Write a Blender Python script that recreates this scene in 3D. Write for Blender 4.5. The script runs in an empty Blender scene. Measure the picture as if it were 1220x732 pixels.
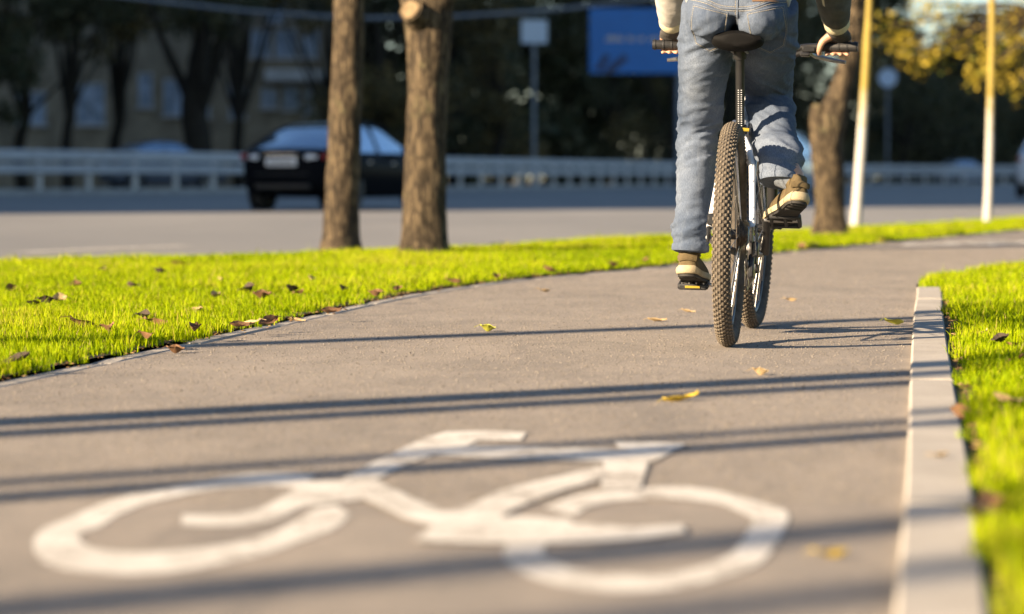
import bpy, math, random
import numpy as np
from mathutils import Vector, Matrix, noise as mnoise
from mathutils.bvhtree import BVHTree

rng = random.Random(7)
nrg = np.random.default_rng(11)
S = bpy.context.scene
COL = S.collection
R = math.radians
pi = math.pi

# ------------------------------------------------------------------ camera constants
CAM_H, FPX, HORIZ = 0.53, 3300.0, 212.0
PITCH = math.atan((366 - HORIZ) / FPX)


def ray(px, py):
    x, y, z = (px - 610) / FPX, -(py - 366) / FPX, -1.0
    a = pi / 2 - PITCH
    c, s = math.cos(a), math.sin(a)
    return Vector((x, y * c - z * s, y * s + z * c))


def at(px, py, z=0.0):
    d = ray(px, py)
    t = (z - CAM_H) / d.z
    return Vector((d.x * t, d.y * t, z))


def deep(px, py, Y):
    d = ray(px, py)
    t = Y / d.y
    return Vector((d.x * t, Y, CAM_H + d.z * t))


# ------------------------------------------------------------------ materials
def rgb(c):
    return (c[0], c[1], c[2], 1.0)


class Mat:
    def __init__(s, name, color, rough=0.6, metal=0.0, spec=0.5):
        s.m = bpy.data.materials.new(name)
        s.m.use_nodes = True
        s.nt = s.m.node_tree
        s.b = s.nt.nodes['Principled BSDF']
        s.b.inputs['Base Color'].default_value = rgb(color)
        s.b.inputs['Roughness'].default_value = rough
        s.b.inputs['Metallic'].default_value = metal
        s.b.inputs['Specular IOR Level'].default_value = spec
        s.tc = s.nt.nodes.new('ShaderNodeTexCoord')
        s.last_n = None

    def node(s, t, **kw):
        n = s.nt.nodes.new(t)
        for k, v in kw.items():
            setattr(n, k, v)
        return n

    def link(s, a, b):
        s.nt.links.new(a, b)

    def coords(s, scale=(1, 1, 1), space='Object'):
        mp = s.node('ShaderNodeMapping')
        mp.inputs['Scale'].default_value = scale
        s.link(s.tc.outputs[space], mp.inputs['Vector'])
        return mp.outputs[0]

    def noise(s, scale, detail=4, rough=0.6, stretch=(1, 1, 1), space='Object', dist=0.0):
        n = s.node('ShaderNodeTexNoise')
        n.inputs['Scale'].default_value = scale
        n.inputs['Detail'].default_value = detail
        n.inputs['Roughness'].default_value = rough
        n.inputs['Distortion'].default_value = dist
        s.link(s.coords(stretch, space), n.inputs['Vector'])
        return n.outputs['Fac']

    def voro(s, scale, stretch=(1, 1, 1), space='Object', feature='F1'):
        n = s.node('ShaderNodeTexVoronoi')
        n.feature = feature
        n.inputs['Scale'].default_value = scale
        s.link(s.coords(stretch, space), n.inputs['Vector'])
        return n.outputs

    def ramp(s, fac, stops):
        n = s.node('ShaderNodeValToRGB')
        e = n.color_ramp.elements
        while len(e) < len(stops):
            e.new(0.5)
        for el, (p, c) in zip(e, stops):
            el.position = p
            el.color = rgb(c) if len(c) == 3 else c
        s.link(fac, n.inputs['Fac'])
        return n.outputs['Color']

    def mix(s, fac, a, b, blend='MIX'):
        n = s.node('ShaderNodeMixRGB', blend_type=blend)
        for sock, v in ((n.inputs[0], fac), (n.inputs[1], a), (n.inputs[2], b)):
            if isinstance(v, (int, float)):
                sock.default_value = v
            elif isinstance(v, tuple):
                sock.default_value = rgb(v)
            else:
                s.link(v, sock)
        return n.outputs[0]

    def color(s, out):
        s.link(out, s.b.inputs['Base Color'])
        return s

    def bump(s, fac, strength=0.3, dist=0.01):
        n = s.node('ShaderNodeBump')
        n.inputs['Strength'].default_value = strength
        n.inputs['Distance'].default_value = dist
        s.link(fac, n.inputs['Height'])
        if s.last_n is not None:
            s.link(s.last_n, n.inputs['Normal'])
        s.last_n = n.outputs[0]
        s.link(n.outputs[0], s.b.inputs['Normal'])
        return s


def plain(name, c, rough=0.6, metal=0.0, vary=0.18, scale=6.0, bump=0.0, spec=0.5):
    m = Mat(name, c, rough, metal, spec)
    lo = tuple(v * (1 - vary) for v in c)
    hi = tuple(min(1, v * (1 + vary)) for v in c)
    n = m.noise(scale, 5)
    m.color(m.ramp(n, [(0.3, lo), (0.7, hi)]))
    if bump:
        m.bump(m.noise(scale * 12, 4), bump, 0.004)
    return m


M = {}


def make_mats():
    # path asphalt : fine aggregate, dust, faint patches
    m = Mat('path_asphalt', (.2, .18, .16), .9, spec=.25)
    patch = m.noise(0.9, 6, .65)
    base = m.ramp(patch, [(0.25, (.215, .188, .160)), (0.55, (.265, .232, .198)), (0.8, (.315, .275, .23))])
    streak = m.noise(5.0, 5, .7, (1.0, .5, 1))
    base = m.mix(m.ramp(streak, [(.42, (0, 0, 0)), (.75, (1, 1, 1))]), base, m.mix(.5, base, (.40, .34, .28)))
    stain = m.noise(2.1, 6, .72, (1, .45, 1), dist=1.0)
    base = m.mix(m.ramp(stain, [(.50, (0, 0, 0)), (.66, (.55, .55, .55))]), base, (.165, .15, .135))
    blot = m.noise(26, 4, .7, (1, .6, 1))
    base = m.mix(m.ramp(blot, [(.60, (0, 0, 0)), (.70, (.45, .45, .45))]), base, (.13, .115, .10))
    grain = m.noise(260, 3, .7)
    base = m.mix(m.ramp(grain, [(.36, (1, 1, 1)), (.46, (0, 0, 0))]), base, m.mix(.55, base, (.06, .055, .05)))
    stone = m.voro(170)
    base = m.mix(m.ramp(stone[0], [(.10, (.8, .8, .8)), (.22, (0, 0, 0))]), base, m.mix(.5, base, (.46, .42, .36)))
    crack = m.voro(2.2, (1, 1, 1), feature='DISTANCE_TO_EDGE')
    wob = m.noise(2.6, 4)
    cr = m.ramp(crack[0], [(0.0, (1, 1, 1)), (.006, (0, 0, 0))])
    crm = m.mix(1.0, cr, m.ramp(wob, [(.55, (0, 0, 0)), (.62, (.6, .6, .6))]), 'MULTIPLY')
    base = m.mix(crm, base, (.09, .08, .07))
    m.color(base)
    m.bump(grain, .45, .004)
    m.bump(stone[0], .25, .003)
    M['path'] = m
    # road
    m = Mat('road_asphalt', (.2, .19, .18), .75)
    n = m.noise(.25, 5, .6, (1, .25, 1))
    base = m.ramp(n, [(.3, (.165, .162, .158)), (.7, (.25, .24, .225))])
    g = m.noise(90, 3, .7)
    m.color(m.mix(m.ramp(g, [(.35, (.6, .6, .6)), (.5, (0, 0, 0))]), base, (.09, .088, .085)))
    m.bump(g, .3, .004)
    M['road'] = m
    m = Mat('bare_ground', (.1, .09, .07), .95)
    m.color(m.ramp(m.noise(.6, 6), [(.3, (.06, .055, .04)), (.7, (.13, .115, .085))]))
    M['ground'] = m
    m = Mat('soil', (.05, .04, .025), .95)
    m.color(m.ramp(m.noise(24, 6, .7), [(.3, (.022, .018, .010)), (.55, (.05, .042, .02)), (.75, (.085, .09, .025))]))
    m.bump(m.noise(60, 5), .8, .01)
    M['soil'] = m
    # kerb concrete
    m = Mat('kerb_concrete', (.42, .4, .38), .95, spec=.05)
    base = m.ramp(m.noise(3.5, 7, .7), [(.3, (.33, .305, .272)), (.6, (.415, .385, .345)), (.8, (.48, .445, .40))])
    base = m.mix(m.ramp(m.noise(11, 5, .75), [(.56, (0, 0, 0)), (.75, (.6, .6, .6))]), base, (.22, .19, .15))
    pit = m.noise(220, 3, .7)
    base = m.mix(m.ramp(pit, [(.33, (.8, .8, .8)), (.42, (0, 0, 0))]), base, (.16, .14, .12))
    m.color(base)
    m.bump(pit, .15, .002)
    M['kerb'] = m
    # paint
    m = Mat('road_paint', (.78, .76, .72), .85, spec=.1)
    base = m.ramp(m.noise(5, 6, .7), [(.3, (.50, .475, .43)), (.5, (.60, .575, .53)), (.7, (.67, .64, .59))])
    wear = m.mix(.5, m.noise(95, 4, .75), m.noise(7, 5, .7))
    base = m.mix(m.ramp(wear, [(.44, (.9, .9, .9)), (.50, (0, 0, 0))]), base, (.27, .24, .205))
    scuff = m.noise(16, 5, .75, (.6, 2.2, 1))
    base = m.mix(m.ramp(scuff, [(.56, (0, 0, 0)), (.72, (.5, .5, .5))]), base, (.36, .33, .29))
    m.color(base)
    m.bump(m.noise(260, 3, .7), .35, .003)
    M['paint'] = m
    # grass
    m = Mat('grass_blade', (.1, .2, .02), .6, spec=.08)
    a = m.node('ShaderNodeAttribute', attribute_name='tint')
    col = m.ramp(a.outputs['Fac'], [(0, (.115, .19, .0)), (.45, (.255, .34, .0)), (.82, (.37, .43, .0)), (.93, (.38, .31, .05)), (1, (.34, .26, .11))])
    m.color(col)
    tr = m.node('ShaderNodeBsdfTranslucent')
    m.link(col, tr.inputs['Color'])
    mx = m.node('ShaderNodeMixShader')
    mx.inputs[0].default_value = .32
    m.link(m.b.outputs[0], mx.inputs[1])
    m.link(tr.outputs[0], mx.inputs[2])
    m.link(mx.outputs[0], m.nt.nodes['Material Output'].inputs['Surface'])
    M['grass'] = m
    # bark
    def bark(name, dark, mid, lite):
        m = Mat(name, mid, .9, spec=.2)
        w = m.noise(21, 8, .72, (1.5, 1.5, .24), dist=.7)
        v = m.voro(34, (1, 1, .22), feature='DISTANCE_TO_EDGE')
        f = m.mix(.7, m.ramp(w, [(.36, (0, 0, 0)), (.62, (1, 1, 1))]), m.ramp(v[0], [(0, (0, 0, 0)), (.22, (1, 1, 1))]), 'MULTIPLY')
        base = m.ramp(f, [(.12, dark), (.45, mid), (.85, lite)])
        lich = m.noise(5, 6, .7)
        base = m.mix(m.ramp(lich, [(.58, (0, 0, 0)), (.75, (.55, .55, .55))]), base, (.24, .22, .11))
        m.color(base)
        m.bump(f, .55, .02)
        m.bump(m.noise(70, 5), .4, .006)
        return m
    M['bark'] = bark('rough_bark', (.022, .017, .012), (.080, .059, .036), (.165, .124, .076))
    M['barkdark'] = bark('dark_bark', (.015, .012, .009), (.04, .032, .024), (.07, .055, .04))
    M['cutwood'] = plain('weathered_cut_wood', (.20, .14, .075), .9, 0, .4, 30, .4)
    # white-washed sapling bark
    m = Mat('washed_bark', (.6, .55, .4), .8)
    n = m.noise(22, 5, .7, (1, 1, .4))
    young = m.ramp(n, [(.3, (.22, .16, .03)), (.7, (.34, .26, .05))])
    white = m.ramp(n, [(.3, (.36, .345, .32)), (.7, (.47, .455, .42))])
    sp = m.node('ShaderNodeSeparateXYZ')
    m.link(m.tc.outputs['Object'], sp.inputs[0])
    ad = m.node('ShaderNodeMath', operation='ADD')
    m.link(sp.outputs[2], ad.inputs[0])
    n2 = m.noise(8, 3)
    m.link(n2, ad.inputs[1])
    m.color(m.mix(m.ramp(ad.outputs[0], [(.0, (0, 0, 0)), (1, (1, 1, 1))]), white, young))
    mr = m.node('ShaderNodeMapRange')
    mr.inputs[1].default_value = 1.55
    mr.inputs[2].default_value = 1.95
    m.link(ad.outputs[0], mr.inputs[0])
    m.color(m.mix(mr.outputs[0], white, young))
    m.bump(n, .4, .006)
    M['washed'] = m
    # leaves on trees
    def leafmat(name, stops, trans=.3):
        m = Mat(name, stops[0], .6, spec=.25)
        a = m.node('ShaderNodeAttribute', attribute_name='tint')
        k = len(stops) - 1
        col = m.ramp(a.outputs['Fac'], [(i / k, c) for i, c in enumerate(stops)])
        m.color(col)
        tr = m.node('ShaderNodeBsdfTranslucent')
        m.link(col, tr.inputs['Color'])
        mx = m.node('ShaderNodeMixShader')
        mx.inputs[0].default_value = trans
        m.link(m.b.outputs[0], mx.inputs[1])
        m.link(tr.outputs[0], mx.inputs[2])
        m.link(mx.outputs[0], m.nt.nodes['Material Output'].inputs['Surface'])
        return m
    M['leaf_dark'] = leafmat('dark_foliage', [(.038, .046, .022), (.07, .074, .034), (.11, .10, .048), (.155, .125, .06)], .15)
    M['leaf_brown'] = leafmat('autumn_brown_foliage', [(.06, .06, .028), (.13, .105, .042), (.2, .14, .05), (.26, .18, .06)], .2)
    M['leaf_gold'] = leafmat('golden_foliage', [(.08, .12, .015), (.30, .24, .02), (.48, .36, .03), (.62, .46, .08)], .35)
    M['leaf_green'] = leafmat('green_foliage', [(.03, .055, .01), (.06, .09, .015), (.11, .12, .02), (.2, .17, .03)], .3)
    # bicycle
    M['white_paint'] = plain('white_frame_paint', (.72, .73, .74), .28, 0, .05, 4)
    M['black'] = plain('black_anodised', (.018, .018, .019), .35, .0, .25, 20)
    M['plastic'] = plain('black_plastic', (.02, .02, .021), .55, 0, .3, 30, .2)
    M['steel'] = plain('worn_steel', (.42, .41, .39), .35, .9, .25, 40)
    M['chain'] = plain('oily_chain_steel', (.16, .13, .10), .45, .8, .4, 90)
    m = Mat('dusty_tyre_rubber', (.09, .08, .07), .9, spec=.2)
    n = m.noise(35, 5, .7)
    m.color(m.ramp(n, [(.3, (.10, .083, .064)), (.55, (.165, .138, .105)), (.8, (.24, .20, .15))]))
    m.bump(m.noise(250, 3), .3, .002)
    M['knob'] = m
    M['tyre'] = plain('tyre_sidewall', (.075, .064, .052), .85, 0, .35, 40, .3, .2)
    M['saddle'] = plain('saddle_vinyl', (.005, .0048, .0048), .7, 0, .2, 30, .25, .12)
    M['reflector'] = plain('yellow_pedal_reflector', (.34, .25, .03), .3, 0, .1, 20)
    # denim
    m = Mat('faded_denim', (.14, .2, .3), .92, spec=.15)
    fade = m.noise(4.0, 4, .5)
    base = m.ramp(fade, [(.30, (.048, .068, .108)), (.5, (.110, .138, .190)), (.72, (.22, .255, .31))])
    weave = m.noise(420, 2, .6, (1, 1, .35))
    base = m.mix(m.ramp(weave, [(.4, (.45, .45, .45)), (.6, (0, 0, 0))]), base, (.035, .047, .075))
    streak = m.noise(60, 4, .7, (1.2, 1.2, .08))
    base = m.mix(m.ramp(streak, [(.5, (0, 0, 0)), (.8, (.22, .22, .22))]), base, (.26, .295, .35))
    m.color(base)
    m.bump(m.noise(26, 4, .5, (1, 1, 2.2)), .35, .006)
    m.bump(weave, .25, .0012)
    M['denim'] = m
    M['seam'] = plain('denim_seam_worn', (.13, .155, .20), .9, 0, .35, 160, .4)
    M['stitch'] = plain('pale_stitch_thread', (.34, .30, .23), .8, 0, .3, 200)
    M['leather'] = plain('brown_leather_patch', (.16, .09, .045), .6, 0, .25, 60, .3)
    m = Mat('jacket_cloth', (.3, .28, .24), .9, spec=.15)
    m.color(m.ramp(m.noise(40, 4), [(.3, (.36, .34, .31)), (.7, (.46, .44, .40))]))
    m.bump(m.noise(14, 4), .35, .01)
    M['jacket'] = m
    M['sleeve'] = plain('grey_olive_sleeve', (.085, .082, .07), .9, 0, .25, 30, .4)
    M['cuff'] = plain('cream_ribbed_cuff', (.62, .55, .36), .9, 0, .12, 80, .4)
    m = Mat('skin', (.5, .3, .2), .5)
    m.color(m.ramp(m.noise(30, 4), [(.3, (.42, .24, .155)), (.7, (.52, .31, .21))]))
    m.b.inputs['Subsurface Weight'].default_value = .08
    m.b.inputs['Subsurface Radius'].default_value = (.01, .004, .002)
    M['skin'] = m
    M['hair'] = plain('dark_brown_hair', (.035, .022, .014), .5, 0, .4, 60, .6)
    M['shoe'] = plain('olive_suede', (.105, .078, .04), .92, 0, .3, 35, .5, .2)
    M['shoe_dark'] = plain('dark_shoe_panel', (.02, .018, .016), .75, 0, .3, 35, .3)
    M['sole'] = plain('cream_rubber_sole', (.36, .30, .19), .8, 0, .2, 25, .3)
    M['sock'] = plain('pale_grey_sock', (.15, .17, .20), .95, 0, .35, 120, .4)
    M['glove'] = plain('dark_half_finger_glove', (.06, .055, .05), .85, 0, .25, 50, .4)
    M['eye'] = plain('eye_white', (.8, .8, .78), .3)
    # cars
    def carpaint(n, c):
        m = plain(n, c, .25, 0, .04, 3, 0, .5 if max(c) > .1 else .04)
        m.b.inputs['Coat Weight'].default_value = .5 if max(c) > .1 else .0
        m.b.inputs['Coat Roughness'].default_value = .05
        if max(c) < .1:
            m.b.inputs['IOR'].default_value = 1.2
        return m
    M['car_black'] = carpaint('black_car_paint', (.006, .007, .009))
    M['car_silver'] = carpaint('silver_car_paint', (.40, .43, .47))
    M['car_white'] = carpaint('white_car_paint', (.72, .74, .76))
    M['car_grey'] = carpaint('grey_car_paint', (.12, .13, .15))
    m = Mat('car_glass', (.34, .47, .62), .05, .75, 1.0)
    M['glass'] = m
    M['rubber'] = plain('black_tyre', (.02, .02, .02), .85)
    M['alloy'] = plain('wheel_alloy', (.3, .31, .32), .3, .8)
    M['redlens'] = plain('red_tail_lens', (.30, .02, .015), .15)
    M['amberlens'] = plain('amber_lens', (.75, .33, .03), .15)
    M['clearlens'] = plain('clear_lens', (.75, .77, .8), .1)
    M['plate'] = plain('plate_white', (.78, .8, .82), .4, 0, .04)
    M['dark'] = plain('dark_trim', (.012, .012, .013), .5)
    M['chrome'] = plain('chrome_trim', (.6, .62, .65), .15, 1)
    # street
    M['galv'] = plain('galvanised_rail', (.44, .445, .46), .55, .15, .2, 3, .2)
    M['postpaint'] = plain('cream_post_paint', (.74, .70, .64), .6, 0, .12, 5)
    M['concrete'] = plain('cast_concrete', (.34, .33, .31), .9, 0, .2, 1.5, .3)
    M['wall_far'] = plain('stained_facade', (.36, .29, .20), .9, 0, .35, .8, .2)
    M['wall_panel'] = plain('grey_wall_panel', (.33, .31, .29), .9, 0, .2, .5, .2)
    M['slab'] = plain('pale_balcony_slab', (.78, .76, .74), .8, 0, .2, 2)
    m = Mat('sky_painted_glass', (.25, .3, .38), .25, 0, .25)
    m.color(m.ramp(m.noise(1.4, 3), [(.35, (.22, .28, .36)), (.65, (.55, .66, .80))]))  # blue sky reflection painted into the pane colour
    M['pane'] = m
    M['winframe'] = plain('window_frame_white', (.55, .56, .57), .5)
    m = Mat('blue_hoarding', (.01, .09, .33), .35)
    m.color(m.ramp(m.noise(1.1, 4), [(.3, (.0, .16, .52)), (.7, (.0, .19, .60))]))
    M['blue'] = m
    M['bluedark'] = plain('navy_patches', (.012, .03, .10), .4, 0, .3, 3)
    M['letter'] = plain('pale_print', (.85, .68, .48), .5, 0, .1, 5)
    M['signwhite'] = plain('sign_pale_blue', (.62, .72, .82), .4, 0, .05, 2)
    M['signround'] = plain('round_sign_face', (.55, .68, .85), .4, 0, .05, 2)
    M['pole'] = plain('grey_pole_paint', (.22, .25, .29), .5, .2, .15, 3)
    M['cable'] = plain('cable_sheath', (.20, .22, .25), .6)
    # fallen leaves
    M['lf_yellow'] = plain('yellow_leaf', (.52, .37, .035), .6, 0, .3, 40, .5)
    M['lf_green'] = plain('yellow_green_leaf', (.36, .36, .04), .6, 0, .3, 40, .5)
    M['lf_brown'] = plain('brown_leaf', (.17, .085, .035), .75, 0, .4, 40, .6)
    M['lf_dark'] = plain('dark_leaf', (.045, .028, .016), .75, 0, .4, 40, .6)
    M['lf_tan'] = plain('tan_leaf', (.42, .30, .15), .7, 0, .3, 40, .6)


make_mats()


# ------------------------------------------------------------------ mesh builder
class MB:
    def __init__(s):
        s.v, s.f, s.mi, s.mats = [], [], [], []

    def mat(s, m):
        if m not in s.mats:
            s.mats.append(m)
        return s.mats.index(m)

    def add(s, verts, faces, m=None):
        o = len(s.v)
        s.v.extend([tuple(v) for v in verts])
        k = s.mat(m) if m is not None else 0
        for f in faces:
            s.f.append(tuple(i + o for i in f))
            s.mi.append(k)

    def box(s, c, size, m=None, rot=None, bevel=0.0):
        c = Vector(c)
        hx, hy, hz = size[0] / 2, size[1] / 2, size[2] / 2
        rot = rot or Matrix.Identity(3)
        b = min(bevel, hx * .9, hy * .9, hz * .9)
        if b <= 0:
            vs = [c + rot @ Vector((x, y, z)) for x in (-hx, hx) for y in (-hy, hy) for z in (-hz, hz)]
            s.add(vs, [(0, 1, 3, 2), (4, 6, 7, 5), (0, 4, 5, 1), (2, 3, 7, 6), (0, 2, 6, 4), (1, 5, 7, 3)], m)
            return
        # chamfered box: three vertices per corner
        vs, idx = [], {}
        for x in (-1, 1):
            for y in (-1, 1):
                for z in (-1, 1):
                    for a in range(3):
                        p = [x * (hx - b), y * (hy - b), z * (hz - b)]
                        p[a] += (x, y, z)[a] * b
                        idx[(x, y, z, a)] = len(vs)
                        vs.append(c + rot @ Vector(p))
        fs = []
        for a in range(3):
            u, w = (a + 1) % 3, (a + 2) % 3
            for sg in (-1, 1):
                q = []
                for (p1, p2) in ((-1, -1), (1, -1), (1, 1), (-1, 1)):
                    k = [0, 0, 0]
                    k[a] = sg; k[u] = p1; k[w] = p2
                    q.append(idx[(k[0], k[1], k[2], a)])
                fs.append(tuple(q if sg > 0 else q[::-1]))
        for a in range(3):
            u, w = (a + 1) % 3, (a + 2) % 3
            for su in (-1, 1):
                for sw in (-1, 1):
                    k0 = [0, 0, 0]; k0[a] = -1; k0[u] = su; k0[w] = sw
                    k1 = list(k0); k1[a] = 1
                    q = [idx[(*k0, u)], idx[(*k1, u)], idx[(*k1, w)], idx[(*k0, w)]]
                    fs.append(tuple(q if su * sw < 0 else q[::-1]))
        for x in (-1, 1):
            for y in (-1, 1):
                for z in (-1, 1):
                    q = [idx[(x, y, z, a)] for a in range(3)]
                    fs.append(tuple(q if x * y * z > 0 else q[::-1]))
        s.add(vs, fs, m)

    def tube(s, path, rad, n=12, m=None, closed=False, caps=True, up=None, rnd=False):
        """path of points; rad: number, list of numbers or list of (side, up) radii"""
        P = [Vector(p) for p in path]
        k = len(P)
        if not isinstance(rad, (list, tuple)):
            rad = [rad] * k
        rr = [(r, r) if not isinstance(r, (list, tuple)) else tuple(r) for r in rad]
        T = []
        for i in range(k):
            a = P[(i - 1) % k] if (closed or i > 0) else P[i]
            b = P[(i + 1) % k] if (closed or i < k - 1) else P[i]
            T.append((b - a).normalized())
        if rnd:
            ext = lambda p, t, r, sg: [(p + t * sg * max(r) * math.sin(a), (r[0] * math.cos(a), r[1] * math.cos(a))) for a in (R(35), R(65), R(84))]
            pre = ext(P[0], T[0], rr[0], -1)[::-1]
            post = ext(P[-1], T[-1], rr[-1], 1)
            P = [p for p, _ in pre] + P + [p for p, _ in post]
            rr = [r for _, r in pre] + rr + [r for _, r in post]
            T = [T[0]] * 3 + T + [T[-1]] * 3
            k = len(P)
        u = Vector(up) if up is not None else (Vector((0, 0, 1)) if abs(T[0].z) < .9 else Vector((1, 0, 0)))
        vs = []
        for i in range(k):
            t = T[i]
            sd = t.cross(u)
            if sd.length < 1e-5:
                sd = t.orthogonal()
            sd.normalize()
            uu = sd.cross(t).normalized()
            if up is None:
                u = uu
            ra, rb = rr[i]
            for j in range(n):
                a = 2 * pi * j / n
                vs.append(P[i] + sd * (ra * math.cos(a)) + uu * (rb * math.sin(a)))
        fs = []
        for i in range(k if closed else k - 1):
            i2 = (i + 1) % k
            for j in range(n):
                j2 = (j + 1) % n
                fs.append((i * n + j, i2 * n + j, i2 * n + j2, i * n + j2))
        if caps and not closed:
            fs.append(tuple(range(n)))
            fs.append(tuple((k - 1) * n + j for j in range(n))[::-1])
        s.add(vs, fs, m)

    def disc(s, c, axis, r, th, n=32, m=None, r_in=0.0):
        """a flat ring or disc with thickness"""
        c, ax = Vector(c), Vector(axis).normalized()
        a0 = ax.orthogonal().normalized()
        b0 = ax.cross(a0)
        prof = [(max(r_in, 1e-4), -th / 2), (r, -th / 2), (r, th / 2), (max(r_in, 1e-4), th / 2)]
        vs, fs = [], []
        for j in range(n):
            a = 2 * pi * j / n
            d = a0 * math.cos(a) + b0 * math.sin(a)
            for (q, h) in prof:
                vs.append(c + d * q + ax * h)
        for j in range(n):
            j2 = (j + 1) % n
            for q in range(4):
                q2 = (q + 1) % 4
                fs.append((j * 4 + q, j2 * 4 + q, j2 * 4 + q2, j * 4 + q2))
        s.add(vs, fs, m)

    def prism(s, pts, axis_vec, m=None):
        """polygon (3d points) extruded along axis_vec"""
        n = len(pts)
        P = [Vector(p) for p in pts]
        A = Vector(axis_vec)
        vs = P + [p + A for p in P]
        fs = [tuple(range(n))[::-1], tuple(range(n, 2 * n))]
        fs += [(i, (i + 1) % n, (i + 1) % n + n, i + n) for i in range(n)]
        s.add(vs, fs, m)

    def mesh(s, name, smooth=True, angle=40):
        me = bpy.data.meshes.new(name)
        me.from_pydata(s.v, [], s.f)
        for m in s.mats:
            me.materials.append(m.m)
        if s.mats:
            me.polygons.foreach_set('material_index', s.mi)
        if smooth:
            me.polygons.foreach_set('use_smooth', [True] * len(me.polygons))
            try:
                me.set_sharp_from_angle(angle=R(angle))
            except Exception:
                pass
        me.validate()
        me.update()
        return me

    def build(s, name, m=None, parent=None, smooth=True, angle=40):
        if m is not None and not s.mats:
            s.mats = [m]
        o = bpy.data.objects.new(name, s.mesh(name, smooth, angle))
        COL.objects.link(o)
        if parent is not None:
            o.parent = parent
        return o


def tag(o, label=None, cat=None, group=None, kind=None):
    if label: o['label'] = label
    if cat: o['category'] = cat
    if group: o['group'] = group
    if kind: o['kind'] = kind
    return o


def empty(name, loc=(0, 0, 0), rz=0.0):
    o = bpy.data.objects.new(name, None)
    COL.objects.link(o)
    o.location = loc
    o.rotation_euler = (0, 0, rz)
    return o


def copy_tree(o, parent=None):
    c = o.copy()
    COL.objects.link(c)
    c.parent = parent
    for ch in [x for x in S.objects if x.parent == o]:
        copy_tree(ch, c)
    return c


def fast_mesh(name, verts, tris=None, quads=None, mat=None, tint=None):
    """numpy mesh; tint = per-vertex float attribute"""
    me = bpy.data.meshes.new(name)
    v = np.asarray(verts, dtype=np.float32)
    me.vertices.add(len(v))
    me.vertices.foreach_set('co', v.ravel())
    loops, starts, tot = [], [], 0
    if quads is not None and len(quads):
        q = np.asarray(quads, dtype=np.int32)
        loops.append(q.ravel()); starts.append(np.arange(len(q), dtype=np.int32) * 4); tot = q.size
    if tris is not None and len(tris):
        t = np.asarray(tris, dtype=np.int32)
        loops.append(t.ravel()); starts.append(np.arange(len(t), dtype=np.int32) * 3 + tot)
    L = np.concatenate(loops); st = np.concatenate(starts)
    me.loops.add(len(L)); me.loops.foreach_set('vertex_index', L)
    me.polygons.add(len(st)); me.polygons.foreach_set('loop_start', st)
    if tint is not None:
        at_ = me.attributes.new('tint', 'FLOAT', 'POINT')
        at_.data.foreach_set('value', np.asarray(tint, dtype=np.float32))
    me.materials.append(mat.m)
    me.update(calc_edges=True)
    return me


# ------------------------------------------------------------------ plan of the place (metres)
def smooth_line(pts, n=10):
    P = [Vector((p[0], p[1], 0)) for p in pts]
    out = []
    for i in range(len(P) - 1):
        p0 = P[i - 1] if i > 0 else P[i] * 2 - P[i + 1]
        p3 = P[i + 2] if i + 2 < len(P) else P[i + 1] * 2 - P[i]
        for k in range(n):
            t = k / n
            out.append(0.5 * ((2 * P[i]) + (P[i + 1] - p0) * t + (2 * p0 - 5 * P[i] + 4 * P[i + 1] - p3) * t * t + (3 * P[i] - p0 - 3 * P[i + 1] + p3) * t ** 3))
    out.append(P[-1])
    return [(p.x, p.y) for p in out]


# left edge of the path, right edge of the path (= inner face of the kerb), far edge of the verge
LEFT = smooth_line([(-4.3, -12), (-2.9, -3), (-1.86, 3.5), tuple(at(0, 462)[:2]), tuple(at(300, 397)[:2]), tuple(at(500, 353)[:2]), tuple(at(640, 333)[:2]), tuple(at(800, 318)[:2]), tuple(at(930, 303)[:2]), (5.1, 27.6), (9.2, 38), (15, 52), (26, 76)])
RIGHT = smooth_line([(-1.9, -12), (-.5, -3), (.468, 3.36), (.72, 5.03), (1.015, 7.05), (1.48, 10.2), (1.785, 12.2), (1.935, 13.2), (2.13, 14.2), (2.95, 16.3), (5.1, 21.6), (8.2, 29), (12, 38), (18, 52), (29, 76)])
ROADEDGE = smooth_line([(-14, -12), (-10, 0), (-6.2, 10), (-3.3, 16.6), (-.85, 19.6), (1.35, 24.6), (4.2, 30.2), (6.7, 36.5), (9.9, 48), (15, 64), (24, 92)])


def xat(line, y):
    for (a, b) in zip(line, line[1:]):
        if a[1] <= y <= b[1]:
            t = (y - a[1]) / max(1e-6, b[1] - a[1])
            return a[0] + t * (b[0] - a[0])
    return line[-1][0]


def offset(line, d):
    out = []
    for i, p in enumerate(line):
        a = Vector(line[max(0, i - 1)]); b = Vector(line[min(len(line) - 1, i + 1)])
        t = (b - a).normalized()
        out.append((p[0] + t.y * d, p[1] - t.x * d))
    return out


def strip(name, A, B, z, m, kind='structure', cuts=1):
    mb = MB()
    vs, fs = [], []
    for a, b in zip(A, B):
        for k in range(cuts + 1):
            t = k / cuts
            vs.append((a[0] + (b[0] - a[0]) * t, a[1] + (b[1] - a[1]) * t, z))
    w = cuts + 1
    for i in range(len(A) - 1):
        for k in range(cuts):
            fs.append((i * w + k, i * w + k + 1, (i + 1) * w + k + 1, (i + 1) * w + k))
    mb.add(vs, fs, m)
    o = mb.build(name)
    o['kind'] = kind
    return o


RD = Vector((math.sin(R(17)), math.cos(R(17)), 0))      # direction of the road
RN = Vector((-math.cos(R(17)), math.sin(R(17)), 0))     # to its far side
G0 = Vector((-15.3, 83, 0))                             # on the guard rail


_RP = [-420, -160, 0, 200, 400, 610, 700, 800, 900, 1000, 1100, 1250, 1420]
_RY = [66, 78, 86, 95, 108, 128, 140, 156, 172, 186, 197, 210, 222]


def railY(px):
    return float(np.interp(px, _RP, _RY))


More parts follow.
